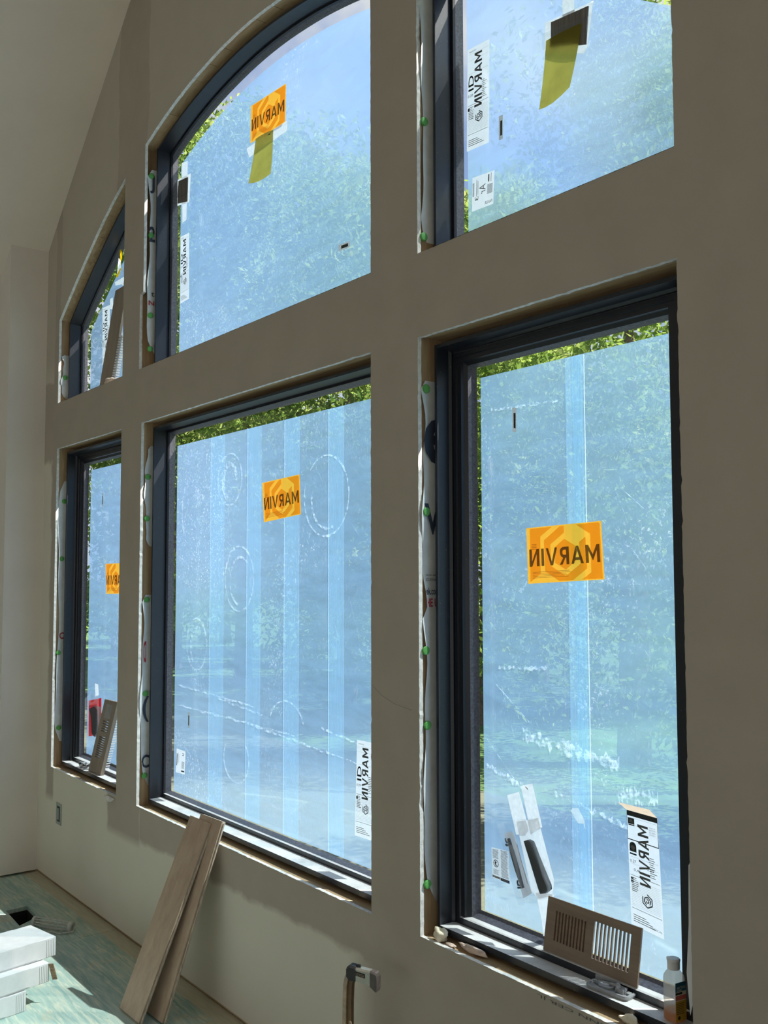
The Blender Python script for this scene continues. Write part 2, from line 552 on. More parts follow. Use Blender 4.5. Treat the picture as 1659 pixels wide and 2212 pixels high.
# ------------------------------------------------------------------ the wall with its openings
RX = 5.2
RAKE = 0.826
def ceil_z(x):
    return 3.325 + RAKE*(x+2.129) if x < 1.0 else 3.325 + RAKE*(3.129) - RAKE*(x-1.0)
loops = [[(-2.129, .018), (RX, .018), (RX, ceil_z(RX)), (1.0, ceil_z(1.0)), (-2.129, ceil_z(-2.129))]]
for i, k in enumerate(WIN):
    a, h, b = outline(k, 0, 0, 0, 0)
    pts = a+h+b
    if k == 'uM':   # drywall cut back at the lower left corner
        pts = [(M0-.036, Z2), (M0-.036, Z2+.335), (M0, Z2+.34)] + h + b
    loops.append(jitter_loop(pts, .0007, .012, i+3))
v, f = fill2d(loops, .013)
g = G(); g.add([(x, w+.0065, z) for x, z, w in v], f)
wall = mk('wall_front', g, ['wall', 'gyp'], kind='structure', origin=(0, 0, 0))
for p in wall.data.polygons:
    if abs(p.normal.y) < .5:
        p.material_index = 1
# sheathing outside
loops = [[(-2.6, -.2), (RX, -.2), (RX, ceil_z(RX)+.1), (1.0, ceil_z(1.0)+.1), (-2.6, ceil_z(-2.6)+.1)]]
for k in WIN:
    a, h, b = outline(k, .022, .022, .022, .022)
    loops.append(a+h+b)
v, f = fill2d(loops, .014)
mk('wall_sheathing', G().add([(x, w+.137, z) for x, z, w in v], f), 'sheath', kind='structure', origin=(0, .137, 0))
# sole plate behind the gap under the board
mk('sole_plate', G().box(-2.129, RX, .0135, .12, 0, .04), 'framing_h', wall)

# framing lumber round each opening
for k, (x0, x1, z0, z1) in WIN.items():
    e = .004
    zt = z1 if z1 is not None else None
    hl = zt+e if zt else arch_off(x0, -e)
    hr = zt+e if zt else arch_off(x1, -e)
    nl = .036 if k == 'uM' else e
    mk('framing_stud', G().box(x0-nl-.036, x0-nl, .0135, .129, z0-.03, hl+.03), 'framing', wall)
    mk('framing_stud', G().box(x1+e, x1+e+.036, .0135, .129, z0-.03, hr+.03), 'framing', wall)
    mk('framing_sill', G().box(x0-nl, x1+e, .0135, .129, z0-e-.036, z0-e), 'framing_h', wall)
    if zt:
        mk('framing_header', G().box(x0-nl, x1+e, .0135, .129, zt+e, zt+e+.036), 'framing_h', wall)
    else:
        nb = 14 if k == 'uM' else 7
        xs = np.linspace(x0-nl, x1+e, nb+1)
        for i in range(nb):
            a, b = xs[i]+.0008, xs[i+1]-.0008
            dj = random.uniform(0, .003)
            poly = [(a, arch_off(a, -e-dj)), (b, arch_off(b, -e-dj)), (b, arch_off(b, -.045)), (a, arch_off(a, -.045))]
            mk('framing_block', G().prism(poly, .0135, .129), 'framing_h', wall)

# ------------------------------------------------------------------ floor, ceiling, other walls
HOLE = [(-1.604, -.306), (-1.612, -.206), (-1.436, -.212), (-1.366, -.316)]
flo = thing('floor', (0, 0, 0), kind='structure')
mk('subfloor_base', G().box(-6, RX+.2, -7, .14, -.30, -.26), 'sheath', flo)
px = [-6.0, -4.02, -1.06, 1.38, 3.82, RX]
py = [.012, -1.215, -2.44, -3.66, -7.0]
for i in range(len(px)-1):
    for j in range(len(py)-1):
        a, b, c, d = px[i]+.0015, px[i+1]-.0015, py[j+1]+.0015, py[j]-.0015
        lp = [[(a, c), (b, c), (b, d), (a, d)]]
        if a < -1.5 < b and c < -.25 < d:
            lp.append(HOLE)
        v, f = fill2d(lp, .018)
        mk('subfloor_panel', G().add([(x, y, w-.009) for x, y, w in v], f), 'floor', flo)
g = G()
hx = [p[0] for p in HOLE]; hy = [p[1] for p in HOLE]
for i in range(4):
    p, q = HOLE[i], HOLE[(i+1) % 4]
    g.add([(p[0], p[1], -.018), (q[0], q[1], -.018), (q[0], q[1], -.26), (p[0], p[1], -.26)], [(0, 1, 2, 3)])
g.add([(p[0], p[1], -.255) for p in HOLE], [(0, 1, 2, 3)])
mk('duct_boot', g, 'hole', flo)

# ceiling: two slopes running back from the window wall
g = G()
def slab(g, xa, xb, y0, y1, t=.05):
    za, zb = ceil_z(xa), ceil_z(xb)
    v = [(xa, y0, za), (xb, y0, zb), (xb, y1, zb), (xa, y1, za)]
    v += [(x, y, z+t) for x, y, z in v]
    g.add(v, [(0, 1, 2, 3), (7, 6, 5, 4), (0, 4, 5, 1), (1, 5, 6, 2), (2, 6, 7, 3), (3, 7, 4, 0)])
slab(g, -4.0, 1.0, -7, .16); slab(g, 1.0, RX, -7, .16)
mk('ceiling', g, 'ceil', kind='structure', origin=(0, 0, 3.3))
# left of the windows the wall stands 0.2 m further into the room
poly = [(-2.129, .012), (-2.129, ceil_z(-2.129)), (-4.0, ceil_z(-4.0)), (-4.0, .012)]
mk('wall_return', G().prism(poly, -.2, .13), 'return', kind='structure')
# the other sides of the room, out of view: openings right and behind added to let daylight in
v, f = fill2d([[(-7, 0), (.13, 0), (.13, ceil_z(RX)+.02), (-7, ceil_z(RX)+.02)], [(-5.4, .02), (-2.2, .02), (-2.2, 2.15), (-5.4, 2.15)]], .1)
mk('wall_right', G().add([(RX+.05+w, y, z) for y, z, w in v], f), 'ceil', kind='structure')
v, f = fill2d([[(-4.1, 0), (RX+.1, 0), (RX+.1, ceil_z(RX)), (1.0, ceil_z(1.0)), (-4.1, ceil_z(-4.0))], [(-1.6, .02), (3.6, .02), (3.6, 2.6), (-1.6, 2.6)]], .1)
mk('wall_back', G().add([(x, -7.05+w, z) for x, z, w in v], f), 'ceil', kind='structure')
mk('wall_left', G().box(-4.1, -4.0, -7, .13, 0, ceil_z(-4.0)+.05), 'return', kind='structure')

# ------------------------------------------------------------------ window units
GY = .140
SIDES = {'frame': ('jamb', 'head', 'jamb', 'sill'), 'sash': ('stile', 'top_rail', 'stile', 'bottom_rail'), 'bead': ('glazing_bead',)*4}
def sweep(w, rings, parent, mat, kind):
    o = [outline(w, dl, dr, db, dt) for dl, dr, db, dt, y in rings]
    ys = [r[4] for r in rings]
    segs = [lambda q: [q[0][0], q[1][0]], lambda q: q[1], lambda q: [q[1][-1], q[2][0]], lambda q: [q[2][0], q[0][0]]]
    for nm, sg in zip(SIDES[kind], segs):
        g = G(); rows = [xz(sg(q), y) for q, y in zip(o, ys)]
        n = len(rows[0])
        v = [p for r in rows for p in r]; f = []
        for i in range(len(rows)-1):
            for k in range(n-1):
                f.append((i*n+k, i*n+k+1, (i+1)*n+k+1, (i+1)*n+k))
        # normals must look away from the solid: order left as made, flip by test below
        me_g = G().add(v, f)
        ob = mk(nm, me_g, mat, parent)
WOBJ = {}
for n_, (k, (x0, x1, z0, z1)) in enumerate(WIN.items()):
    low = z1 is not None
    case = k in ('L', 'R')
    w = thing('window_%d' % (n_+1), ((x0+x1)/2, .1, z0), kind='structure')
    WOBJ[k] = w
    bo = .010
    ro = .020
    fr = [(.016, ro, bo, .018, .146), (.016, ro, bo, .018, .048), (.026, ro+.010, .0266, .028, .048)]
    if case:
        fr += [(.027, ro+.011, .0266, .030, .090), (.033, ro+.017, .0266, .036, .097), (.034, ro+.018, .0266, .037, .106)]
        sa = [(.034, ro+.018, .0266, .037, .106), (.036, ro+.020, .0266, .040, .099), (.048, ro+.060, .044, .052, .099), (.050, ro+.062, .046, .054, .104),
              (.064, ro+.080, .046, .066, .104), (.066, ro+.082, .047, .068, .112), (.078, ro+.088, .048, .078, .118)]
        be = [(.078, ro+.088, .048, .078, .118), (.086, ro+.092, .058, .084, .136), (.092, ro+.094, .066, .085, GY-.0005)]
        gl = (.088, ro+.090, .062, .080)
        fi = (.096, ro+.094, .064, .112)
    else:
        fr += [(.027, ro+.011, .0266, .030, .108)]
        sa = [(.027, ro+.011, .0266, .030, .108), (.036, ro+.020, .043, .038, .108), (.038, ro+.022, .045, .040, .116)]
        be = [(.038, ro+.022, .045, .040, .116), (.042, ro+.026, .050, .046, .130), (.045, ro+.028, .053, .048, GY-.0005)]
        gl = (.041, ro+.024, .049, .044)
        fi = (.045 if low else .050, ro+.03, .052, .095 if low else .082)
    sweep(k, fr, w, 'frame', 'frame')
    sweep(k, sa, w, 'frame', 'sash')
    sweep(k, be, w, 'bead', 'bead')
    a, h, b = outline(k, *gl)
    mk('glass_pane', G().prism(a+h+b, GY, GY+.004), 'glass', w)
    if k == 'uL': fi = (.06, ro+.03, .03, .075)
    a, h, b = outline(k, *fi)
    poly = a+h+b
    film = mk('protective_film', G().add(xz(poly, GY+.010), [tuple(range(len(poly)))]), 'film_clear' if k in ('uR', 'uL') else 'film', w)
    zt, zb = max(p[1] for p in poly)-.001, z0+fi[2]
    def band(xa, xb, lean=0.0, za=None, seams=(0,)):
        ta = za or zt
        mk('film_overlap', G().add(xz([(xa+lean, zb), (xb+lean, zb), (xb, ta), (xa, ta)], GY+.0115), [(0, 1, 2, 3)]), 'filmband', film)
        for q in seams:
            xx = (xa, xb)[q]
            mk('film_seam', G().add(xz([(xx-.0008+lean, zb), (xx+.0008+lean, zb), (xx+.0008, ta), (xx-.0008, ta)], GY+.0122), [(0, 1, 2, 3)]), 'filmseam', film)
    if k == 'M':
        band(-.482, -.36); band(-.175, -.066, seams=(0,)); band(.102, .206); band(.392, .485)
    if k == 'R':
        band(1.477, 1.540, .003, seams=(1,)); band(1.50, 1.532, .003, seams=())

# ------------------------------------------------------------------ scuffs on the big film (suction cup rings, rubbed streaks)
def ring_scuff(k, cx, cz, rx, rz, wd, a0=0.0, a1=2*math.pi, n=40):
    g = G(); v = []; f = []
    for i in range(n+1):
        t = a0+(a1-a0)*i/n
        w_ = wd*(.5+.9*random.random())
        for s_ in (-1, 1):
            v.append((cx+(rx+s_*w_)*math.cos(t), GY+.0125, cz+(rz+s_*w_)*math.sin(t)))
        if i: f.append((2*i-2, 2*i-1, 2*i+1, 2*i))
    film = [c for c in WOBJ[k].children if c.name.startswith('protective_film')][0]
    mk('scuff_ring', g.add(v, f), 'scuff', film)
def streak(k, pts, wd):
    v = []; f = []
    for i, (x, z) in enumerate(pts):
        w_ = wd*random.uniform(.4, 1.4)
        v += [(x, GY+.0125, z-w_), (x, GY+.0125, z+w_)]
        if i: f.append((2*i-2, 2*i-1, 2*i+1, 2*i))
    film = [c for c in WOBJ[k].children if c.name.startswith('protective_film')][0]
    mk('scuff_streak', G().add(v, f), 'scuff', film)
for cx, cz, rx, rz in ((-.32, 1.938, .10, .104), (.374, 1.826, .138, .14), (-.237, 1.54, .115, .127), (-.60, 1.265, .09, .108)):
    ring_scuff('M', cx, cz, rx, rz, .0035)
    ring_scuff('M', cx+.01, cz-.01, rx*.72, rz*.74, .0045, random.random()*3, 4+random.random()*2)
ring_scuff('M', -.32, 1.93, .055, .07, .012, 0, 4.5)
ring_scuff('M', -.70, 1.83, .05, .12, .005, 1.6, 4.2)
ring_scuff('M', -.25, .84, .10, .09, .003, 2.6, 7.0)
ring_scuff('M', .12, 1.0, .12, .10, .003, .3, 2.8)
def wander(xa, za, xb, zb, n, amp, seed):
    r = random.Random(seed)
    return [(xa+(xb-xa)*i/n, za+(zb-za)*i/n+r.uniform(-amp, amp)) for i in range(n+1)]
for j, (xa, za, xb, zb) in enumerate(((-.77, 1.08, -.1, 1.055), (-.77, .995, .2, .985), (.35, 1.03, .66, 1.0), (-.2, .99, .6, .94), (-.4, 1.06, -.05, 1.03))):
    streak('M', wander(xa, za, xb, zb, 36, .003, j), .0036)
for j, (xa, za, xb, zb, a, w_) in enumerate(((1.31, 1.13, 1.63, 1.10, .004, .016), (1.17, 1.03, 1.35, .985, .004, .007), (1.42, 1.00, 1.66, .955, .004, .006), (1.2, 2.01, 1.45, 2.0, .002, .004), (1.22, 1.30, 1.40, 1.31, .002, .005), (1.62, 1.03, 1.74, 1.04, .005, .016))):
    streak('R', wander(xa, za, xb, zb, 40, a, 20+j), w_)
for j in range(16):
    xa = random.uniform(1.2, 1.75); za = random.uniform(.9, 2.0); l = random.uniform(.05, .2); t = random.uniform(1.2, 2.6)
    streak('R', [(xa+math.cos(t)*l*i/8, za+math.sin(t)*l*i/8) for i in range(9)], .0012)
for j in range(14):
    xa = random.uniform(-.7, .6); za = random.uniform(.7, 2.05); l = random.uniform(.05, .18); t = random.uniform(.9, 2.4)
    streak('M', [(xa+math.cos(t)*l*i/8, za+math.sin(t)*l*i/8) for i in range(9)], .0011)

# ------------------------------------------------------------------ stickers and labels on the glass
def brand_word():
    # heavy sans capitals drawn from strokes, in a unit box
    S = .235
    gl = {'M': (1.12, [[(0, 0), (S, 0), (S, 1), (0, 1)], [(1.12-S, 0), (1.12, 0), (1.12, 1), (1.12-S, 1)], [(S, 1), (S, .66), (.56, .10), (.56, .46)], [(1.12-S, 1), (.56, .46), (.56, .10), (1.12-S, .66)]]),
          'A': (1.0, [[(0, 0), (.21, 0), (.60, 1), (.39, 1)], [(1.0, 0), (.61, 1), (.5, .72), (.79, 0)], [(.29, .20), (.71, .20), (.65, .36), (.35, .36)]]),
          'R': (.80, [[(0, 0), (S, 0), (S, 1), (0, 1)], [(S, 1), (S, .83), (.44, .83), (.50, 1)], [(.50, 1), (.44, .83), (.54, .76), (.70, .90)], [(.70, .90), (.54, .76), (.54, .62), (.74, .60), (.76, .76)], [(.74, .60), (.54, .62), (.44, .55), (.50, .38), (.66, .46)], [(S, .55), (S, .38), (.50, .38), (.44, .55)], [(.30, .38), (.50, .38), (.80, 0), (.56, 0)]]),
          'V': (.98, [[(0, 1), (.21, 1), (.49, .22), (.49, 0), (.39, 0)], [(.98, 1), (.77, 1), (.49, .22), (.49, 0), (.59, 0)]]),
          'I': (S, [[(0, 0), (S, 0), (S, 1), (0, 1)]]),
          'N': (.88, [[(0, 0), (S, 0), (S, 1), (0, 1)], [(.88-S, 0), (.88, 0), (.88, 1), (.88-S, 1)], [(S, 1), (S, .70), (.88-S, 0), (.88-S, .30)]])}
    x = 0; v = []; f = []
    for ch in 'MARVIN':
        w_, ps = gl[ch]
        for p in ps:
            f.append(tuple(range(len(v), len(v)+len(p))))
            v += [(x+a, b) for a, b in p]
        x += w_+.17
    x -= .17
    return np.array([(a/x, b) for a, b in v]), f

class Sheet:
    """a sheet on the glass; (u, v) run 0..1 left to right and top to bottom as seen from the room"""
    def __init__(s, name, corners, y, label, cat, mat, group=None, part='paper'):
        s.c = [np.array(p) for p in corners]; s.y = y
        xs_ = [p[0] for p in corners]; zs_ = [p[1] for p in corners]
        s.o = thing(name, ((min(xs_)+max(xs_))/2, y, min(zs_)), label, cat, group)
        s.w = np.linalg.norm(s.c[1]-s.c[0]); s.h = np.linalg.norm(s.c[3]-s.c[0])
        n = 4; g = G(); v = []; f = []
        for i in range(n+1):
            for j in range(n+1):
                v.append(s.p(i/n, j/n, 0))
        for i in range(n):
            for j in range(n):
                f.append((i*(n+1)+j, (i+1)*(n+1)+j, (i+1)*(n+1)+j+1, i*(n+1)+j+1))
        s.paper = mk(part, g.add(v, f), mat, s.o)
    def p(s, u, v, lift):
        q = (s.c[0]*(1-u)+s.c[1]*u)*(1-v)+(s.c[3]*(1-u)+s.c[2]*u)*v
        return (q[0], s.y-lift, q[1])
    def rects(s, name, rs, mat, lift=.0004):
        g = G(); kd = 'stuff' if len(rs) > 1 and name in ('fine_print', 'ruled_lines', 'barcode', 'side_barcode', 'map_outline', 'square_mark', 'energy_mark', 'box_outline') else None
        for a, b, c, d in rs:
            g.add([s.p(a, c, lift), s.p(b, c, lift), s.p(b, d, lift), s.p(a, d, lift)], [(0, 1, 2, 3)])
        return mk(name, g, mat, s.paper, kind=kd)
    def polys(s, name, ps, mat, lift=.0004):
        g = G()
        for p in ps:
            g.add([s.p(u, v, lift) for u, v in p], [tuple(range(len(p)))])
        return mk(name, g, mat, s.paper)
    def text(s, name, body, u0, u1, v0, v1, mat, mirror=True, rot=None, bold=.02, lift=.0006):
        t, f = brand_word() if body == 'MARVIN' and bold > 0 else text2d(body, bold)
        g = G(); vv = []
        for a, b in t:
            if rot is None:
                u = u1-(u1-u0)*a if mirror else u0+(u1-u0)*a
                v_ = v1-(v1-v0)*b
            elif rot == 'down':      # reads downwards, letter tops to the left
                v_ = v0+(v1-v0)*a; u = u1-(u1-u0)*b
            else:                    # reads upwards, letter tops to the left
                v_ = v1-(v1-v0)*a; u = u1-(u1-u0)*b
            vv.append(s.p(u, v_, lift))
        return mk(name, g.add(vv, f), mat, s.paper)

def clip_rect(poly, a, b, c, d):
    def cut(ps, ins, inter):
        out = []
        for i in range(len(ps)):
            p, q = ps[i], ps[(i+1) % len(ps)]
            if ins(p):
                out.append(p)
                if not ins(q): out.append(inter(p, q))
            elif ins(q): out.append(inter(p, q))
        return out
    def ix(x): return lambda p, q: (x, p[1]+(q[1]-p[1])*(x-p[0])/(q[0]-p[0]))
    def iy(y): return lambda p, q: (p[0]+(q[0]-p[0])*(y-p[1])/(q[1]-p[1]), y)
    for ins, it in ((lambda p: p[0] >= a, ix(a)), (lambda p: p[0] <= b, ix(b)), (lambda p: p[1] >= c, iy(c)), (lambda p: p[1] <= d, iy(d))):
        if len(poly) < 3: return []
        poly = cut(poly, ins, it)
    return poly

def hex_ring(cu, cv, ro_, ri_, asp, a0=0.0, gap=None):
    """hexagon ring (flat print) as quads in sheet units; gap = index of the side left out"""
    qs = []
    for i in range(6):
        if gap is not None and i in gap: continue
        t0, t1 = a0+i*math.pi/3, a0+(i+1)*math.pi/3
        qs.append([(cu+ro_*math.cos(t0)/asp, cv+ro_*math.sin(t0)), (cu+ro_*math.cos(t1)/asp, cv+ro_*math.sin(t1)),
                   (cu+ri_*math.cos(t1)/asp, cv+ri_*math.sin(t1)), (cu+ri_*math.cos(t0)/asp, cv+ri_*math.sin(t0))])
    return qs

def orange_sticker(corners, label):
    s = Sheet('window_sticker', corners, GY+.0065, label, 'sticker', 'orange', 'orange window stickers', part='backing')
    asp = s.w/s.h
    qs = []
    for ro_, ri_, gp, a0 in ((.95, .66, (1,), .55), (.55, .38, (4,), .52), (.27, 0.0, (), .5)):
        for q in hex_ring(.52, .52, ro_, ri_, asp, a0, gp):
            c = clip_rect(q, .02, .98, .02, .98)
            if len(c) >= 3: qs.append(c)
    s.polys('emblem', qs, 'orange_ink')
    s.text('lettering', 'MARVIN', .035, .965, .39, .70, 'dark_ink', bold=.022, lift=.001)
    rs = [(.07+.01*random.random(), .60-.1*random.random(), .80+.025*i, .807+.025*i) for i in range(5)]
    rs += [(.07, .14, .30+.028*i, .310+.028*i) for i in range(4)]
    s.rects('fine_print', rs, 'fine_ink', .0008)
    return s
orange_sticker([(1.338, 1.675), (1.592, 1.683), (1.600, 1.540), (1.342, 1.528)], 'orange maker sticker with mirrored lettering, alone on the right lower window')
orange_sticker([(-.050, 1.902), (.215, 1.913), (.225, 1.769), (-.035, 1.752)], 'orange maker sticker between the scuffed rings on the wide lower window')
orange_sticker([(-1.609, 1.613), (-1.35, 1.615), (-1.344, 1.467), (-1.59, 1.462)], 'orange maker sticker on the far left lower window, half hidden by the wall')
orange_sticker([(-.156, 3.415), (.111, 3.398), (.106, 3.250), (-.158, 3.263)], 'orange maker sticker above the yellow strip on the wide arched window')

def hexlogo(s, cu, cv, r, mat='grey_ink'):
    asp = s.w/s.h
    qs = hex_ring(cu, cv, r, r*.80, asp, math.pi/6, (3,)) + hex_ring(cu, cv, r*.66, r*.46, asp, math.pi/6+.25, (0,)) + hex_ring(cu, cv, r*.34, r*.16, asp, math.pi/6+.5, (2,))
    s.polys('emblem', qs, mat, .0008)

def energy_label(corners, label, fold=False, y=GY+.0062):
    s = Sheet('energy_label', corners, y, label, 'label', 'paper', 'tall energy rating labels')
    v0 = .10 if fold else .07
    s.text('lettering', 'MARVIN', .34, .68, v0, .62 if fold else .60, 'grey_ink', rot='down', bold=.025, lift=.001)
    hexlogo(s, .55, .74 if fold else .70, .062 if fold else .055)
    rs = [(.04, .97, .56, .564), (.04, .97, .845, .849)]
    rs += [(.05, .96, .60+.014*i, .6015+.014*i) for i in range(17)]
    rs += [(.06, .95, y_, y_+.0015) for y_ in (.06, .12, .25, .40, .46)]
    s.rects('ruled_lines', rs, 'light_ink')
    rs = []
    for i in range(10):
        a = .66+.03*random.random(); rs.append((a, a+.12+.1*random.random(), .36+.018*i, .366+.018*i))
    for i in range(8):
        rs.append((.07, .2+.12*random.random(), .58+.016*i, .586+.016*i))
    for i in range(4):
        rs.append((.08, .5+.1*i-.02, .90+.018*i, .906+.018*i))
    s.rects('fine_print', rs, 'light_ink')
    if fold:
        s.rects('header_bar', [(.0, 1.0, 0.0, .045)], 'black_ink', .0006)
        s.rects('box_outline', [(.0, .012, .045, .255), (.985, 1.0, .045, .255), (0, 1, .248, .256)], 'black_ink', .0006)
        s.rects('energy_mark', [(.03, .24, .062, .115), (.04, .24, .118, .128)], 'black_ink', .0006)
        ps = [[(.06+.15*t/8, .10-.03*math.sin(math.pi*t/8)) for t in range(9)]]
        s.polys('energy_mark_arc', ps, 'paper', .0009)
        arch_ = [(.05, .355)]+[(.16-.11*math.cos(math.pi*t/8), .305-.035*math.sin(math.pi*t/8)) for t in range(9)]+[(.27, .355)]
        s.polys('council_mark', [arch_], 'black_ink', .0006)
        st = []
        for t in range(24):
            a = 2*math.pi*t/24; r_ = .085 if t % 2 else .055
            st.append((.16+r_*math.cos(a), .318+r_*.30*math.sin(a)))
        s.polys('sun_mark', [st], 'paper', .0009)
        s.rects('council_bar', [(.05, .27, .368, .382)], 'black_ink', .0006)
        s.rects('map_outline', [(.72, .92, .10+.02*i, .102+.02*i) for i in range(4)]+[(.72+.04*i, .725+.04*i, .10, .17) for i in range(5)], 'light_ink', .0006)
        s.text('rating', '0.27', .05, .24, .425, .450, 'black_ink', mirror=False, bold=.0)
        s.text('rating', '0.20', .58, .80, .455, .478, 'black_ink', mirror=False, bold=.0)
        s.text('rating', '0.46', .16, .38, .497, .522, 'black_ink', mirror=False, bold=.0)
        s.rects('square_mark', [(.05, .09, .58, .60), (.095, .13, .58, .60), (.05, .09, .605, .625), (.095, .13, .605, .625)], 'black_ink', .0006)
        s.text('placement_note', 'VERTICAL', .60, .96, .945, .962, 'grey_ink', mirror=False, bold=0)
    else:
        s.text('mark', 'ID', .06, .30, .27, .42, 'black_ink', rot='up', bold=.01)
        s.text('rating', '0.20' if corners[0][0] > 1 else '0.29', .04, .26, .455, .48, 'black_ink', mirror=False, bold=0)
        s.rects('square_mark', [(.04, .12, .585, .613)], 'black_ink', .0006)
        s.text('heading', 'MARVIN', .10, .40, .03, .045, 'grey_ink', mirror=False, bold=0)
    return s
s = energy_label([(1.655, 1.001), (1.742, .998), (1.754, .732), (1.663, .742)], 'tall white rating label with folded peach top behind the wooden register', True)
g = G().add([(1.637, GY-.014, 1.017), (1.728, GY-.014, 1.016), (1.742, GY-.003, .998), (1.655, GY-.003, 1.001)], [(0, 1, 2, 3)])
g.map(lambda x, y, z: (x, y+.009, z))
mk('folded_flap', g, 'paper_fold', s.o, label='peach coloured folded back of the label')
energy_label([(.568, 1.022), (.662, 1.023), (.659, .718), (.555, .716)], 'tall white rating label at the lower right corner of the wide lower window')
energy_label([(1.123, 3.079), (1.215, 3.072), (1.209, 2.772), (1.116, 2.777)], 'tall white rating label on the right upper window beside the small grey barcode')
energy_label([(-.785, 3.061), (-.698, 3.056), (-.692, 2.760), (-.778, 2.757)], 'tall white rating label at the left edge of the wide arched window')
energy_label([(-1.706, 2.943), (-1.604, 2.937), (-1.598, 2.650), (-1.692, 2.640)], 'tall white rating label on the small far left arched window')

def barcode_chip(corners, label):
    s = Sheet('barcode_chip', corners, GY+.0062, label, 'label', 'greypaper', 'small grey barcode labels')
    if s.h > s.w:
        s.rects('barcode', [(.35, .85, .22, .84)], 'black_ink')
    else:
        s.rects('barcode', [(.25, .86, .25, .75)], 'black_ink')
barcode_chip([(1.250, 2.832), (1.266, 2.831), (1.265, 2.762), (1.249, 2.763)], 'small upright grey barcode label on the right upper window')
barcode_chip([(.459, 2.682), (.526, 2.678), (.526, 2.656), (.461, 2.659)], 'small grey barcode label lying flat near the lower right of the wide arched window')
barcode_chip([(1.290, 2.004), (1.306, 2.002), (1.305, 1.935), (1.290, 1.938)], 'small upright grey barcode label near the top of the right lower window')
barcode_chip([(-.659, .978), (-.642, .980), (-.645, .912), (-.658, .911)], 'small upright grey barcode label above the white tag on the wide lower window')
barcode_chip([(-1.668, 1.975), (-1.652, 1.975), (-1.652, 1.905), (-1.668, 1.905)], 'small upright grey barcode label near the top of the far left lower window')

s = Sheet('shipping_label', [(1.139, 2.692), (1.231, 2.684), (1.224, 2.590), (1.136, 2.593)], GY+.0062, 'white shipping label with barcodes and a handwritten mark on the right upper window', 'label', 'paper')
s.rects('barcode', [(.70, .94, .36+.024*i, .372+.024*i) for i in range(12)], 'black_ink')
s.rects('side_barcode', [(.02, .10, .18+.02*i, .19+.02*i) for i in range(20)], 'black_ink')
s.rects('fine_print', [(.72, .78, .06, .28), (.2, .22, .1, .6), (.26, .28, .15, .55), (.85, .87, .04, .3)], 'light_ink')
s.text('handwriting', 'Ar', .34, .62, .30, .58, 'grey_ink', rot='down', bold=-.005)
s.text('handwriting', '3', .14, .30, .60, .72, 'grey_ink', rot='down', bold=-.005)
s.text('lettering', 'PAN2R', .60, .95, .84, .93, 'black_ink', bold=0)
s = Sheet('shipping_label', [(-.763, .812), (-.677, .810), (-.684, .714), (-.770, .710)], GY+.0062, 'white shipping label with a barcode at the lower left of the wide lower window', 'label', 'paper')
s.rects('barcode', [(.62, .92, .48+.025*i, .49+.025*i) for i in range(12)], 'black_ink')
s.rects('fine_print', [(.05, .12, .2, .7), (.18, .21, .15, .6), (.28, .30, .2, .55), (.66, .86, .12, .15), (.66, .86, .19, .22), (.6, .95, .86, .92)], 'grey_ink')
s = Sheet('warning_label', [(1.193, .816), (1.259, .819), (1.263, .735), (1.196, .737)], GY+.0062, 'small white fine print warning label with a round mark beside the bagged hardware', 'label', 'card')
rs = []
for i in range(8): rs += [(.06, .42-.06*random.random(), .05+.038*i, .065+.038*i)]
for i in range(24): rs += [(.52+.04*random.random(), .95-.08*random.random(), .03+.036*i, .044+.036*i)]
for i in range(5): rs += [(.08, .44-.1*random.random(), .70+.035*i, .712+.035*i)]
s.rects('fine_print', rs, 'grey_ink')
s.rects('grey_bar', [(.02, .46, .91, .98)], 'light_ink', .0006); s.rects('navy_bar', [(.48, .99, .91, 1.0)], 'navy', .0006)
s.rects('white_strip', [(.56, .92, .935, .975), (.08, .4, .935, .965)], 'paper', .0009)
s.polys('round_mark', hex_ring(.25, .50, .13, .11, s.w/s.h, 0) + hex_ring(.25, .50, .13, .11, s.w/s.h, .5), 'black_ink', .0008)
s.polys('figure_mark', [[(.20, .42), (.30, .46), (.24, .52), (.32, .57), (.22, .58), (.17, .5)]], 'black_ink', .0008)

# ------------------------------------------------------------------ things taped to the glass from inside
def sheet_poly(name, pts, y, mat, parent, thick=.0006):
    return mk(name, G().prism(pts, y-thick, y), mat, parent)
YI = GY-.002
# hooked lever in its clear bag
t = thing('hardware_bag', (1.29, YI, .70), 'clear bag with a white card and a thin black hooked lever taped to the glass', 'hardware bag')
sheet_poly('card', [(1.253, .866), (1.285, .878), (1.353, .735), (1.322, .715)], YI-.001, 'card', t)
mk('lever', G().tube([(1.274, YI-.006, .858), (1.288, YI-.007, .825), (1.306, YI-.007, .785), (1.325, YI-.006, .742)], [.0042, .0065, .0065, .0042], 8), 'black', t, True)
g = G(); g.prism([(1.277, .847), (1.283, .842), (1.297, .795), (1.288, .815)], YI-.009, YI-.005); mk('lever_plate', g, 'black', t)
mk('hook', G().tube([(1.276, YI-.006, .850), (1.268, YI-.006, .845), (1.263, YI-.006, .850), (1.262, YI-.006, .856)], .0022, 6), 'black', t)
mk('hook', G().tube([(1.276, YI-.006, .843), (1.268, YI-.006, .838), (1.263, YI-.006, .840)], .0026, 6), 'black', t)
mk('hook', G().tube([(1.318, YI-.006, .748), (1.308, YI-.006, .745), (1.305, YI-.006, .752), (1.306, YI-.006, .757)], .0024, 6), 'black', t)
mk('hook', G().tube([(1.318, YI-.006, .742), (1.307, YI-.006, .739)], .0028, 6), 'black', t)
sheet_poly('card_print', [(1.300, .850), (1.303, .848), (1.340, .755), (1.337, .757)], YI-.0022, 'light_ink', t)
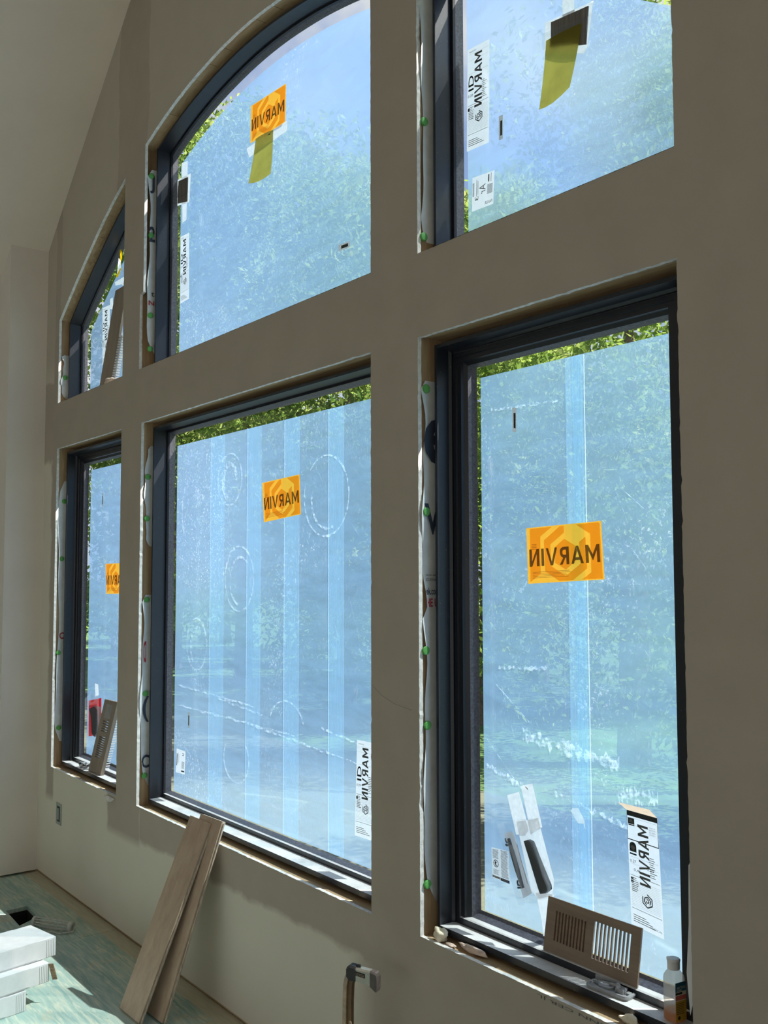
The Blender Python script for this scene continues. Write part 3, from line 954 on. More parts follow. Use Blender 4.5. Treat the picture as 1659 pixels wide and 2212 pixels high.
sheet_poly('bag', [(1.239, .893), (1.285, .903), (1.352, .735), (1.351, .722), (1.336, .702), (1.317, .700), (1.296, .745)], YI-.015, 'bag', t)
# folding handle in its bag under two strips of tape
t = thing('hardware_bag', (1.38, YI, .66), 'paper-backed bag with a broad black handle cover under two long tape strips', 'hardware bag')
sheet_poly('tape', [(1.265, .968), (1.309, .984), (1.345, .895), (1.332, .878), (1.297, .872)], YI-.0005, 'tape', t)
sheet_poly('tape', [(1.317, 1.001), (1.359, 1.014), (1.392, .910), (1.352, .885)], YI-.0012, 'tape', t)
sheet_poly('backing_paper', [(1.300, .905), (1.378, .930), (1.432, .785), (1.425, .748), (1.375, .728), (1.352, .742)], YI-.002, 'tape', t)
hp = [(1.338, .866), (1.352, .872), (1.366, .870), (1.374, .856), (1.384, .838), (1.424, .775), (1.426, .764), (1.412, .752), (1.394, .746), (1.388, .757)]
mk('handle_cover', G().prism(hp, YI-.016, YI-.003), 'black', t, False, .0025)
sheet_poly('tape', [(1.368, .742), (1.432, .752), (1.422, .690), (1.408, .640), (1.392, .640), (1.388, .675)], YI-.0025, 'tape', t)
g = G()
g.prism([(1.303, .912), (1.380, .934), (1.436, .775), (1.425, .744), (1.36, .720), (1.345, .75)], YI-.0185, YI-.018)
mk('bag', g, 'bag', t)
sheet_poly('rust_mark', [(1.331, 1.003), (1.336, 1.000), (1.345, .994), (1.341, 1.000)], YI-.0022, 'pinkfoam', t)
t = thing('paper_scrap', (1.51, YI, .93), 'small torn scrap of white tissue stuck to the right lower window', 'paper scrap')
sheet_poly('scrap', [(1.489, .968), (1.494, .976), (1.513, .980), (1.532, .955), (1.535, .932), (1.530, .945), (1.512, .943), (1.500, .955)], YI-.0006, 'tape', t)
# red backed handle bag on the far left window
t = thing('hardware_bag', (-1.69, YI, .72), 'bag with red card and black handle behind the leaning register, far left window', 'hardware bag')
sheet_poly('tape', [(-1.70, 1.010), (-1.655, 1.008), (-1.645, .955), (-1.69, .945)], YI-.0006, 'tape', t)
sheet_poly('card', [(-1.778, .915), (-1.61, .945), (-1.60, .80), (-1.70, .748), (-1.772, .735)], YI-.001, 'red', t)
sheet_poly('backing_paper', [(-1.73, .80), (-1.70, .90), (-1.61, .90), (-1.60, .76), (-1.68, .752)], YI-.0022, 'card', t)
mk('handle_cover', G().prism([(-1.735, .878), (-1.69, .895), (-1.65, .88), (-1.645, .842), (-1.63, .77), (-1.66, .748), (-1.695, .76), (-1.715, .85)], YI-.016, YI-.004), 'black', t, False, .003)
sheet_poly('bag', [(-1.79, .925), (-1.70, .965), (-1.60, .955), (-1.59, .76), (-1.66, .725), (-1.78, .722)], YI-.018, 'bag', t)

def curl_strip(name, top, bot, y0, amp, mat, parent, n=14, cut=.012):
    v = []; f = []
    for i in range(n+1):
        t_ = i/n
        for j in range(5):
            u = j/4
            x = (top[0][0]*(1-u)+top[1][0]*u)*(1-t_)+(bot[0][0]*(1-u)+bot[1][0]*u)*t_ 
            z = (top[0][1]*(1-u)+top[1][1]*u)*(1-t_)+(bot[0][1]*(1-u)+bot[1][1]*u)*t_ - (cut*math.sin(math.pi*u) if i == n else 0)
            v.append((x, y0-amp*t_*t_-.004*math.sin(u*math.pi), z))
    for i in range(n):
        for j in range(4):
            f.append((i*5+j, i*5+j+1, (i+1)*5+j+1, (i+1)*5+j))
    return mk(name, G().add(v, f), mat, parent, True)
t = thing('taped_strip', (-.05, YI, 3.06), 'olive yellow paper strip hanging from white tape below an orange sticker', 'paper strip')
curl_strip('strip', [(-.098, 3.257), (.035, 3.245)], [(-.135, 3.088), (.035, 3.070)], YI-.002, .010, 'yellow', t)
sheet_poly('tape', [(-.172, 3.244), (.135, 3.243), (.136, 3.203), (-.150, 3.200)], YI-.0008, 'tape', t)
sheet_poly('ink_mark', [(.002, 3.237), (.018, 3.236), (.018, 3.232), (.002, 3.233)], YI-.0042, 'grey_ink', t)
t = thing('taped_packet', (1.5, YI, 2.77), 'taped grey packet with a curled olive yellow strip on the right upper window', 'packet')
sheet_poly('tape', [(1.499, 3.10), (1.537, 3.10), (1.541, 2.99), (1.500, 2.99)], YI-.0004, 'tape', t)
sheet_poly('backing_paper', [(1.438, 3.012), (1.603, 2.992), (1.583, 2.884), (1.570, 2.870), (1.434, 2.927)], YI-.0010, 'tape', t)
sheet_poly('packet', [(1.463, 3.000), (1.590, 2.984), (1.580, 2.888), (1.462, 2.930)], YI-.003, 'packet', t, .003)
sheet_poly('tape', [(1.400, 2.987), (1.622, 2.954), (1.605, 2.916), (1.394, 2.942)], YI-.0065, 'bag', t)
curl_strip('strip', [(1.447, 2.956), (1.570, 2.948)], [(1.430, 2.772), (1.537, 2.790)], YI-.008, .012, 'yellow', t)
t = thing('taped_packet', (-.74, YI, 3.11), 'taped dark packet with white border at the left edge of the wide arched window', 'packet')
sheet_poly('tape', [(-.761, 3.388), (-.700, 3.378), (-.708, 3.115), (-.748, 3.112)], YI-.0004, 'tape', t)
sheet_poly('backing_paper', [(-.806, 3.325), (-.667, 3.310), (-.678, 3.185), (-.80, 3.205)], YI-.0015, 'tape', t)
sheet_poly('packet', [(-.782, 3.312), (-.690, 3.300), (-.694, 3.192), (-.789, 3.212)], YI-.003, 'packet', t, .003)
sheet_poly('packet_band', [(-.783, 3.290), (-.685, 3.282), (-.686, 3.228), (-.787, 3.238)], YI-.0065, 'packet', t, .001)

# ------------------------------------------------------------------ house wrap and cap nails on the left jambs
def wrap_strip(x, z0_, z1_, seed, nails=(), y0=.016, prints=(), cutlow=True):
    r = random.Random(seed); n = 26; m_ = 6
    v = []; f = []; ph = r.random()*6
    for i in range(n+1):
        t_ = i/n; z = z0_+(z1_-z0_)*t_
        ya = y0+.006*math.sin(t_*9+ph)+.003*math.sin(t_*23+ph)
        if t_ < .06 and cutlow: ya += .028*(1-t_/.06)
        if t_ > .96: ya += .018*(t_-.96)/.04
        for j in range(m_+1):
            u = j/m_
            y = ya+(.120-ya)*u
            bul = .004*max(0, 1-u*5)*(1+math.sin(t_*15+ph)) + .0012
            v.append((x+bul, y, z))
    for i in range(n):
        for j in range(m_):
            f.append((i*(m_+1)+j, i*(m_+1)+j+1, (i+1)*(m_+1)+j+1, (i+1)*(m_+1)+j))
    ob = mk('house_wrap', G().add(v, f), 'wrap', wall, True)
    for z, y in nails:
        c = G(); R_ = .0125
        c.loft([[(x+dx, y+rr*math.cos(a), z+rr*math.sin(a)) for a in np.linspace(0, 2*math.pi, 15)[:-1]] for dx, rr in ((.001, R_), (.0075, R_), (.009, R_*.85), (.0095, R_*.4))])
        mk('cap_nail', c, 'nail', ob)
    for body, ya, yb, za, zb, mat, mir in prints:
        t2, tf = text2d(body, .02)
        vv = [(x+.0068, ya+(yb-ya)*((1-a) if mir else a), za+(zb-za)*b) for a, b in t2]
        mk('wrap_print', G().add(vv, tf), mat, ob)
    return ob
wrap_strip(M0-.003, .655, 1.47, 1, [(1.449, .034), (1.046, .034), (.698, .034)], prints=[('D', .022, .034, 1.18, 1.27, 'wrap_red', True), ('C', .02, .055, .73, .786, 'wrap_navy', False), ('(', .022, .05, .925, 1.035, 'wrap_navy', False)])
wrap_strip(M0-.003, 1.68, 2.12, 2, [(1.983, .032), (1.801, .030)], y0=.022)
wrap_strip(R0-.003, 1.46, 2.10, 3, [(2.076, .028), (1.729, .026)], prints=[('e', .018, .13, 1.86, 1.995, 'wrap_navy', False), ('W', -.01+.03, .12, 1.665, 1.752, 'wrap_navy', False),
    ('barrier assembly', .024, .075, 1.548, 1.555, 'grey_ink', False), ('ICC-ES Evaluation', .024, .075, 1.535, 1.543, 'grey_ink', False), ('ek.com', .024, .068, 1.497, 1.517, 'wrap_navy', False), ('HE US', .024, .076, 1.463, 1.487, 'wrap_red', False)], cutlow=False)
wrap_strip(R0-.003, .655, 1.46, 4, [(1.343, .022), (1.138, .027), (.710, .024)], y0=.018)
wrap_strip(L0-.003, .70, 2.05, 5, [(1.944, .044), (1.642, .035), (1.155, .027), (.769, .036)], y0=.020, prints=[('O', .03, .06, 1.225, 1.26, 'wrap_red', False)])
wrap_strip(R0-.003, 2.50, 3.40, 6, [(2.852, .026), (2.513, .022)], y0=.017)
wrap_strip(M0-.003, 2.52, 3.36, 7, [(3.33, .03), (3.06, .032), (2.70, .034), (2.55, .034)], y0=.022, prints=[('J', .024, .045, 3.25, 3.33, 'wrap_navy', False), ('2', .022, .05, 3.03, 3.10, 'wrap_navy', False), ('N', .024, .05, 2.745, 2.765, 'wrap_red', False), ('t', .035, .05, 2.785, 2.805, 'grey_ink', False)])
wrap_strip(L0-.003, 2.48, 2.72, 8, [(2.60, .035)], y0=.02)

# stencilled line along the torn board edge below the right window
t2, tf = text2d('Patent- NNNN CER JL', .0)
vv = [(1.88-(1.88-1.50)*a, -.0009, .5705-.009*b) for a, b in t2]
mk('board_print', G().add(vv, tf), 'grey_ink', wall)
# a loose thread of wire on the pier
mk('wire_thread', G().tube([(.85, -.002, 1.231), (.90, -.003, 1.205), (.96, -.004, 1.188), (1.034, -.002, 1.178)], .0003, 5), 'grey_ink', label='thin dark thread on the pier between the windows', cat='thread')
# outlet cut-out
t = thing('outlet_box', (-1.793, -.003, .31), 'empty grey outlet cut-out low on the wall below the far left window', 'outlet box')
g = G(); v, f = fill2d([[(-1.829, .311), (-1.758, .311), (-1.758, .415), (-1.829, .415)], [(-1.815, .325), (-1.772, .325), (-1.772, .401), (-1.815, .401)]], .004)
mk('rim', g.add([(x, w-.002, z) for x, z, w in v], f), 'outlet', t)
mk('recess', G().box(-1.815, -1.772, -.0035, -.0005, .325, .401), 'lab_black', t)
mk('device', G().box(-1.806, -1.785, -.006, -.0035, .335, .391), 'outlet', t)

# ------------------------------------------------------------------ two flooring planks leaning on the sill
def plank(blx, bly, brx, bry, tlx, tly, tlz, trx, tr_y, trz, th, label):
    BL, BR, TL, TR = Vector((blx, bly, 0)), Vector((brx, bry, 0)), Vector((tlx, tly, tlz)), Vector((trx, tr_y, trz))
    a = (BR-BL+TR-TL)/2; c = (TL-BL+TR-BR)/2
    n = a.cross(c).normalized()          # towards -y (room)
    if n.y > 0: n = -n
    org = (BL+BR)/2
    org.z = 0
    t = thing('floor_plank', org, label, 'plank', 'leaning floor planks')
    b = -n*th
    o_ = BL.copy()
    lift = max(0.0, -min((o_+b).z, o_.z, (o_+a).z, (o_+a+b).z))
    o_.z += lift+.0005
    L = (a.length)
    au = a/L
    mk('face_layer', G().frame_box(o_, a, b*.30, c), 'plank', t)
    mk('core', G().frame_box(o_+b*.30+au*.001, a-au*.002, b*.70, c*.9995), 'plank_edge', t)
    mk('tongue', G().frame_box(o_+b*.42+a*.999, au*.006, b*.22, c*.99), 'plank_edge', t)
    return t
plank(-.282, -.293, -.130, -.281, -.297, -.012, .636, -.135, -.012, .633, .016, 'front taupe floor plank leaning against the sill, overlapping its twin')
plank(-.236, -.228, -.080, -.216, -.234, .001, .653, -.072, .001, .654, .016, 'rear taupe floor plank leaning against the sill behind its twin')

# ------------------------------------------------------------------ cartons on the floor
def carton(cx, cy, z0_, wd, ln, h, label, flap=False):
    d = Vector((.205, -.979, 0)).normalized(); n = Vector((.979, .205, 0)).normalized()
    c2 = Vector((cx, cy, z0_))         # near corner of the end that faces the wall
    t = thing('carton', c2+d*.3-n*wd*.5, label, 'box', 'white flooring cartons')
    th = .003
    mk('body', G().frame_box(c2-n*wd, n*wd, d*ln, Vector((0, 0, h))), 'carton', t, False, .0025)
    mk('end_edge', G().frame_box(c2-n*(wd-.006)-d*.002, n*(wd-.010), d*.004, Vector((0, 0, h-.004))), 'kraft', t)
    # wrapped flap over the top and side with its folded seam
    q = c2+d*.075
    g = G()
    g.frame_box(q+n*.0005+Vector((0, 0, .006)), n*.0016, d*(ln-.08), Vector((0, 0, h-.006)))
    g.frame_box(q-n*wd*.99+Vector((0, 0, h)), n*wd, d*(ln-.08), Vector((0, 0, .0015)))
    mk('overlap_panel', g, 'carton', t)
    g = G()
    for i in range(5):
        g.frame_box(c2+d*(.006+.007*i)+n*.0002+Vector((0, 0, .004)), n*.0012, d*.0035, Vector((0, 0, h-.01)))
    mk('crease', g, 'carton', t, kind='stuff')
    if flap:
        p = c2+n*.001+d*.001
        g = G().frame_box(p, n*.010-d*.012, d*.003, Vector((.012, .012, -.055)))
        g.map(lambda x, y, z: (x, y, z+h*.95))
        mk('loose_flap', g, 'kraft', t)
carton(-.477, -.562, .0005, .184, 1.0, .070, 'bottom white carton of the stack on the floor')
carton(-.500, -.474, .0730, .184, 1.0, .068, 'middle white carton of the stack, loose brown flap at its end', True)
carton(-.548, -.434, .1435, .184, 1.0, .069, 'top white carton of the stack on the floor')

# ------------------------------------------------------------------ cage roller frame by the duct hole
t = thing('roller_frame', (-1.24, -.21, 0), 'wire cage paint roller frame lying beside the dark floor hole', 'roller frame')
P0, P1 = Vector((-1.315, -.262, .023)), Vector((-1.150, -.160, .023))
ax = (P1-P0).normalized(); e1 = Vector((0, 0, 1)); e2 = ax.cross(e1).normalized()
for i in range(9):
    a = 2*math.pi*i/9
    o1 = e1*math.cos(a)+e2*math.sin(a)
    pts = [P0+ax*s_*(P1-P0).length+o1*(.016+.004*math.sin(math.pi*s_)) for s_ in np.linspace(0, 1, 7)]
    mk('cage_wire', G().tube(pts, .0022, 6), 'wire', t)
for P, s_ in ((P0, -1), (P1, 1)):
    rings = [[P+ax*dx*s_+(e1*math.cos(a)+e2*math.sin(a))*r_ for a in np.linspace(0, 2*math.pi, 19)[:-1]] for dx, r_ in ((-.008, .018), (-.008, .0225), (.006, .0225), (.009, .018), (.009, .008), (.002, .008))]
    mk('end_cap', G().loft(rings), 'wire', t, True)
rod = [P0-ax*.004, P1+ax*.010, P1+ax*.022-e2*.0, P1+ax*.024+Vector((.012, -.016, -.012)), P1+Vector((.004, -.055, -.017)), Vector((-1.194, -.234, .005)), Vector((-1.19, -.27, .006)), Vector((-1.16, -.33, .008))]
mk('rod', G().tube(rod, .0035, 8), 'wire', t, True)
mk('grip', G().tube([(-1.16, -.33, .011), (-1.12, -.41, .013), (-1.09, -.47, .012)], [.009, .012, .010], 10), 'black', t, True)

# ------------------------------------------------------------------ hooked tool with steel head in front of the pier
t = thing('pry_tool', (.925, -.15, 0), 'hooked floor tool with taped chrome head and tan curved handle before the pier', 'hand tool')
TD = Vector((.888, .457, 0)).normalized(); TN = Vector((-TD.y, TD.x, 0)); TO = Vector((.923, -.150, 0))
def tp(s_, z, n): return TO+TD*s_+TN*n+Vector((0, 0, z))
path = [(-.008, .0), (-.004, .15), (-.001, .30), (0, .40), (.002, .445), (.007, .468), (.017, .486), (.034, .494)]
def strap(off, w_, n0, n1, p=path):
    pl = []; pr = []
    for i, (x, z) in enumerate(p):
        q = p[min(i+1, len(p)-1)]; o_ = p[max(i-1, 0)]
        dx, dz = q[0]-o_[0], q[1]-o_[1]; L = math.hypot(dx, dz); nx, nz = dz/L, -dx/L
        pl.append((x+nx*off, z+nz*off)); pr.append((x+nx*(off+w_), z+nz*(off+w_)))
    rings = [[tp(*pl[i], n0), tp(*pr[i], n0), tp(*pr[i], n1), tp(*pl[i], n1)] for i in range(len(p))]
    return G().loft(rings)
mk('handle', strap(0, .0105, -.012, .012), 'handle', t)
mk('handle_web', strap(.0105, .013, -.006, .010), 'handle_in', t)
mk('brace', G().tube([tp(.016, .20, -.010), tp(.022, .352, -.010), tp(.030, .335, -.010), tp(.050, .18, -.010)], .0032, 6), 'handle', t)
mk('foot', G().frame_box(tp(-.03, .0, -.035), TD*.14, TN*.07, Vector((0, 0, .012))), 'ground_steel', t, False, .003)
mk('foot_post', G().tube([tp(.050, .19, -.010), tp(.055, .012, -.010)], .006, 8), 'ground_steel', t)
rings = []
for s_, zt_, zb_ in ((.030, .4945, .462), (.075, .4925, .455), (.084, .492, .4535)):
    rings.append([tp(s_, zt_, -.008), tp(s_, zt_-.004, -.012), tp(s_, zb_, -.012), tp(s_, zb_, .012), tp(s_, zt_-.004, .012), tp(s_, zt_, .008)])
ob = mk('head', G().loft(rings), 'steel', t)
ends = [(.0825, .4925, .4530), (.0965, .4905, .4430), (.1010, .4880, .4405), (.1030, .4800, .4480)]
mk('striking_end', G().loft([[tp(s_, zt_, -.0085), tp(s_, zt_-.004, -.0125), tp(s_, zb_, -.0125), tp(s_, zb_, .0125), tp(s_, zt_-.004, .0125), tp(s_, zt_, .0085)] for s_, zt_, zb_ in ends]), 'ground_steel', t)
g = G().add([tp(.038, .4865, -.0126), tp(.068, .4830, -.0126), tp(.068, .4715, -.0126), tp(.038, .4750, -.0126)], [(0, 1, 2, 3)])
mk('name_plate', g, 'black_ink', ob)
t2, tf = text2d('BOSTITCH', .01)
mk('lettering', G().add([tp(.036+.029*a_, .4765+.0075*b_-.0034*a_, -.0129) for a_, b_ in t2], tf), 'handle', ob)
rings = []
for s_, zt_, zb_ in ((.012, .492, .468), (.020, .4985, .460), (.036, .4975, .4585), (.039, .4965, .459)):
    rings.append([tp(s_, zt_, -.009), tp(s_, zt_-.005, -.0142), tp(s_, zb_, -.0142), tp(s_, zb_, .0142), tp(s_, zt_-.005, .0142), tp(s_, zt_, .009)])
mk('black_tape', G().loft(rings), 'tapeblack', t)
mk('tape_tail', G().loft([[tp(.036, .497, -.004), tp(.036, .4995, -.004), tp(.036, .4995, .004), tp(.036, .497, .004)], [tp(.050, .4945, -.003), tp(.048, .501, -.003), tp(.048, .501, .003), tp(.050, .4945, .003)]]), 'tapeblack', t)

# ------------------------------------------------------------------ wooden floor registers
def register(name, O, U, V, Nn, wd, ht, th, mat, label, groups, rim, parent_group, vertical=True, damper=(), pl=None):
    """O lower left corner, U along, V up, Nn towards the room"""
    O, U, V, Nn = Vector(O), Vector(U).normalized(), Vector(V).normalized(), Vector(Nn).normalized()
    t = thing(name, O+U*wd*.5, label, 'floor register', parent_group)
    P = lambda u, v_, w_: O+U*u+V*v_+Nn*w_
    lp = [[(0, 0), (wd, 0), (wd, ht), (0, ht)]]
    for ua, ub, n, va, vb, sw in groups:
        for i in range(n):
            c = ua+(ub-ua)*(i+.5)/n
            if vertical: lp.append([(c-sw, va), (c+sw, va), (c+sw, vb), (c-sw, vb)])
            else: lp.append([(va, c-sw), (vb, c-sw), (vb, c+sw), (va, c+sw)])
    v, f = fill2d(lp, th)
    mk('grille', G().add([P(u, v_, w_) for u, v_, w_ in v], f), mat, t)
    for (a, b, c, d) in damper:
        mk('damper', G().frame_box(P(a, c, -th/2-.0035), U*(b-a), V*(d-c), Nn*.003), 'damper', t)
    for (a, b, c, d) in pl or ():
        mk('paper_tag', G().frame_box(P(a, c, th/2), U*(b-a), V*(d-c), Nn*.0004), 'light_ink', t)
    return t, P
rz = Z0+.0475
register('floor_register', (1.423, .104, rz), (1, 0, 0), (0, .17, 1), (0, -1, .17), .288, .128, .0045, 'register',
         'taupe wooden floor register with slots standing on the right lower sill', [(.028, .130, 10, .030, .100, .0027), (.150, .262, 10, .024, .108, .0039)], .02, 'wooden floor registers', damper=[(.015, .136, .02, .112)])
t, P = register('floor_register', (-1.563, .068, .6035), (1, .03, 0), (.26, .12, 1), (0, -1, .12), .146, .365, .018, 'register_v',
         'grey-brown slotted register leaning upright on the far left lower sill', [(.075, .185, 10, .035, .105, .0030), (.205, .265, 5, .04, .105, .0030)], .02, 'wooden floor registers', vertical=False, pl=[(.035, .105, .275, .345)])
g = G()
for i in range(26):
    g.frame_box(P(.146, .03+.0125*i, -.008), Vector((.0015, 0, 0)), Vector((0, 0, .006)), Vector((0, .02, 0)))
mk('edge_ribs', g, 'carton', t, kind='stuff')
t = thing('wood_board', (-1.43, .06, Z2), 'grey-brown board leaning inside the small far left arched window', 'board')
mk('board', G().frame_box((-1.515, .060, Z2+.002), (.150, 0, 0), (0, .012, 0), (.085, .045, .500)), 'register_v', t)
g = G()
for i in range(20):
    g.frame_box((-1.364+.0022*i, .060+.0012*i, Z2+.006+.0125*i), (.020, .01, 0), (0, .018, 0), (.001, .001, .008))
mk('edge_ribs', g, 'carton', t, kind='stuff')
mk('upper_board', G().frame_box((-1.50, .10, Z2+.27), (.045, 0, 0), (0, .008, 0), (.045, .016, .235)), 'register', t)
t = thing('caution_strip', (-1.42, .11, 3.02), 'bright yellow and white strip dangling at the top of the far left arched window', 'strip')
sheet_poly('yellow_end', [(-1.415, 3.165), (-1.395, 3.165), (-1.385, 3.12), (-1.40, 3.10)], .118, 'brightyellow', t)
sheet_poly('white_band', [(-1.43, 3.13), (-1.405, 3.11), (-1.40, 3.07), (-1.45, 3.055)], .120, 'tape', t)
sheet_poly('yellow_end', [(-1.455, 3.045), (-1.40, 3.075), (-1.395, 3.063), (-1.44, 3.030)], .118, 'brightyellow', t)
sheet_poly('tape', [(-1.48, 3.02), (-1.36, 3.02), (-1.36, 2.97), (-1.395, 2.99), (-1.47, 3.0)], .122, 'tape', t)
sheet_poly('tape', [(-1.545, 2.95), (-1.51, 2.95), (-1.50, 2.885), (-1.545, 2.90)], .124, 'tape', t)

# ------------------------------------------------------------------ casement operator cover on the right sill
t = thing('operator_cover', (1.655, .088, .602), 'grey cast crank cover lying on the right lower sill', 'window hardware')
A0 = Vector((1.655, .080, .6025)); ua = Vector((.985, .10, 0)).normalized(); va = Vector((-.10, .985, 0)).normalized()
def oc(u, v_, w_): return A0+ua*u+va*v_+Vector((0, 0, w_))
def rrect(hu_, hv_, r_, w_, n=5, skew=0):
    pts = []
    for cx, cy, a0 in ((hu_-r_, hv_-r_, 0), (-hu_+r_, hv_-r_, 90), (-hu_+r_, -hv_+r_, 180), (hu_-r_, -hv_+r_, 270)):
        for i in range(n):
            a = math.radians(a0+90*i/(n-1)); pts.append(oc(cx+r_*math.cos(a)+skew*w_, cy+r_*math.sin(a), w_))
    return pts
mk('base', G().loft([rrect(.055, .021, .012, 0), rrect(.058, .023, .012, .007), rrect(.057, .022, .012, .0095), rrect(.052, .018, .010, .010), rrect(.051, .017, .010, .0075)]), 'cast', t, False)
mk('back_flange', G().frame_box(oc(-.056, .019, .004), ua*.085, va*.003, Vector((0, 0, .014))), 'cast', t, False, .001)
mk('dial', G().loft([[oc(-.012+r_*math.cos(a), .001+r_*.75*math.sin(a), w_) for a in np.linspace(0, 2*math.pi, 25)[:-1]] for r_, w_ in ((.021, .007), (.021, .0125), (.017, .0135), (.012, .0115))]), 'cast', t)
mk('arm', G().tube([oc(-.005, .004, .014), oc(.010, .004, .016), oc(.026, .002, .014)], .0045, 8), 'cast', t, True)
mk('spindle', G().tube([oc(.024, -.006, .008), oc(.024, -.006, .022), oc(.022, -.009, .028)], [.008, .006, .0045], 10), 'cast', t, True)
mk('housing', G().frame_box(oc(.018, -.012, .007), ua*.022, va*.020, Vector((0, 0, .011))), 'cast', t, False, .002)
mk('hook_detail', G().tube([oc(-.046, .006, .010), oc(-.040, -.002, .012), oc(-.034, -.004, .011), oc(-.036, .006, .010)], .003, 6), 'cast', t, True)
mk('clip', G().frame_box(oc(.042, -.006, .008), ua*.010, va*.012, Vector((0, 0, .004))), 'cast', t, False, .001)

# ------------------------------------------------------------------ oil bottle on the right sill
BX, BY, BZ, BR_ = 1.829, .078, .6025, math.radians(-8)
t = thing('oil_bottle', (BX, BY, BZ), 'small milky bottle with amber liquid and gold label on the right sill', 'bottle')
def sq(r_, z, p=4.5, n=32):
    out = []
    for i in range(n):
        a = 2*math.pi*(i+.5)/n; c, s_ = math.cos(a), math.sin(a)
        q = r_/((abs(c)**p+abs(s_)**p)**(1/p))
        x, y = q*c, q*s_
        out.append((BX+x*math.cos(BR_)-y*math.sin(BR_), BY+x*math.sin(BR_)+y*math.cos(BR_), BZ+z))
    return out
hb = .0185
mk('body', G().loft([sq(hb*.86, 0), sq(hb, .003), sq(hb, .086), sq(hb*.97, .092, 4), sq(hb*.82, .099, 3), sq(.0125, .104, 2), sq(.0115, .106, 2)]), 'bottle', t, True)
mk('liquid', G().loft([sq(hb*.84, .0015), sq(hb*.955, .004), sq(hb*.955, .022)]), 'liquid', t, True)
mk('cap', G().loft([sq(.0125, .1055, 2), sq(.0132, .1065, 2), sq(.0134, .122, 2), sq(.0142, .1225, 2), sq(.0144, .1255, 2), sq(.0125, .1275, 2), sq(.010, .1278, 2)]), 'cap', t, True)
mk('cap_tab', G().box(BX-.016, BX-.010, BY-.003, BY+.003, BZ+.1235, BZ+.1265), 'cap', t)
ca, sa_ = math.cos(BR_), math.sin(BR_)
def lb(u, z, w_=0): return (BX+(hb+.0006+w_)*ca-u*sa_, BY+(hb+.0006+w_)*sa_+u*ca, BZ+z)
LAB = None
def lrect(name, ua_, ub_, za, zb, mat, w_=0):
    return mk(name, G().add([lb(ua_, za, w_), lb(ub_, za, w_), lb(ub_, zb, w_), lb(ua_, zb, w_)], [(0, 1, 2, 3)]), mat, LAB or t)
LAB = lrect('label_sheet', -.0155, .0155, .004, .084, 'lab_cream')
lrect('label_panel', -.0155, .0155, .004, .046, 'lab_gold', .0003)
lrect('label_panel', -.0155, .0155, .0475, .057, 'lab_red', .0003)
lrect('label_panel', -.0155, .004, .059, .0635, 'lab_black', .0003)
lrect('label_panel', -.0155, .0155, .065, .084, 'lab_blue', .0003)
t2, tf = text2d('AIR TOOL', .01); mk('lettering', G().add([lb(-.012+.026*a, .0705+.005*b, .0006) for a, b in t2], tf), 'lab_cream', LAB)
t2, tf = text2d('OIL', .01); mk('lettering', G().add([lb(-.012+.016*a, .066+.0035*b, .0006) for a, b in t2], tf), 'lab_cream', LAB)
for i in range(7): lrect('fine_print', -.013, .010-.003*random.random(), .040-.0035*i, .0412-.0035*i, 'lab_black', .0005)
mk('round_mark', G().add([lb(-.006+.004*math.cos(a), .011+.004*math.sin(a), .0005) for a in np.linspace(0, 2*math.pi, 17)[:-1]], [tuple(range(16))]), 'lab_black', LAB)

# ------------------------------------------------------------------ foam and debris on the sills
def blob(name, c, r, mat, label, cat, seed, sq_=(1, .8, .7)):
    rr = random.Random(seed)
    bm = bmesh.new(); bmesh.ops.create_icosphere(bm, subdivisions=3, radius=1)
    ph = [rr.uniform(0, 6) for _ in range(6)]
    g = G()
    vs = []
    for v in bm.verts:
        p = v.co
        k = 1+.22*math.sin(3*p.x+ph[0])*math.sin(4*p.y+ph[1])+.18*math.sin(6*p.z+ph[2]+2*p.x)+.10*math.sin(9*p.x+ph[3])*math.sin(8*p.z+ph[4])
        vs.append((c[0]+p.x*k*r*sq_[0], c[1]+p.y*k*r*sq_[1], c[2]+p.z*k*r*sq_[2]))
    g.add(vs, [tuple(v.index for v in f.verts) for f in bm.faces]); bm.free()
    zmin = min(p[2] for p in g.v)
    g.map(lambda x, y, z: (x, y, z+(c[2]-zmin)))
    return mk(name, g, mat, None, True, label=label, cat=cat)
zs_ = Z0-.004
blob('foam_lump', (1.118, .028, zs_), .019, 'foam', 'cream spray foam lump in the lower left corner of the right window', 'foam', 1, (1.1, .75, .9))
blob('foam_lump', (1.165, .022, zs_), .012, 'pinkfoam', 'small pinkish foam crumb beside the cream corner lump', 'foam', 2, (1.4, .6, .4))
blob('foam_strip', (1.236, .036, zs_), .016, 'pinkfoam', 'long pinkish foam squeezed under the right window frame', 'foam', 3, (3.0, .6, .55))
blob('foam_lump', (1.745, .034, zs_), .016, 'foam', 'pale foam lump under the frame below the bottle', 'foam', 4, (1.5, .6, .6))
blob('foam_lump', (-1.285, .030, Z2-.004), .026, 'pinkfoam', 'pinkish foam lump on the ledge of the small arched window', 'foam', 5, (1.5, .7, .7))
t = thing('debris_pile', (-1.66, .075, .602), 'crumpled grey tape and screws on the far left lower sill', 'debris')
for i in range(4):
    pts = [(-1.70+.10*k/7, .068+.012*math.sin(k*1.9+i), .607+.006*i+.004*math.sin(k*2.3+i*2)) for k in range(8)]
    mk('tape_coil', G().tube(pts, .0045, 6), ('cast', 'tape', 'black', 'cast')[i], t, True)
t = thing('torn_paper', (-1.09, -.012, .548), 'torn board paper curling under the right end of the far left sill', 'torn paper')
mk('paper', G().add([(-1.20, -.002, .560), (-1.13, -.006, .566), (-1.07, -.004, .563), (-1.08, -.018, .552), (-1.125, -.016, .545), (-1.17, -.010, .556)], [(0, 1, 4, 5), (1, 2, 3, 4)]), 'gyp', t)

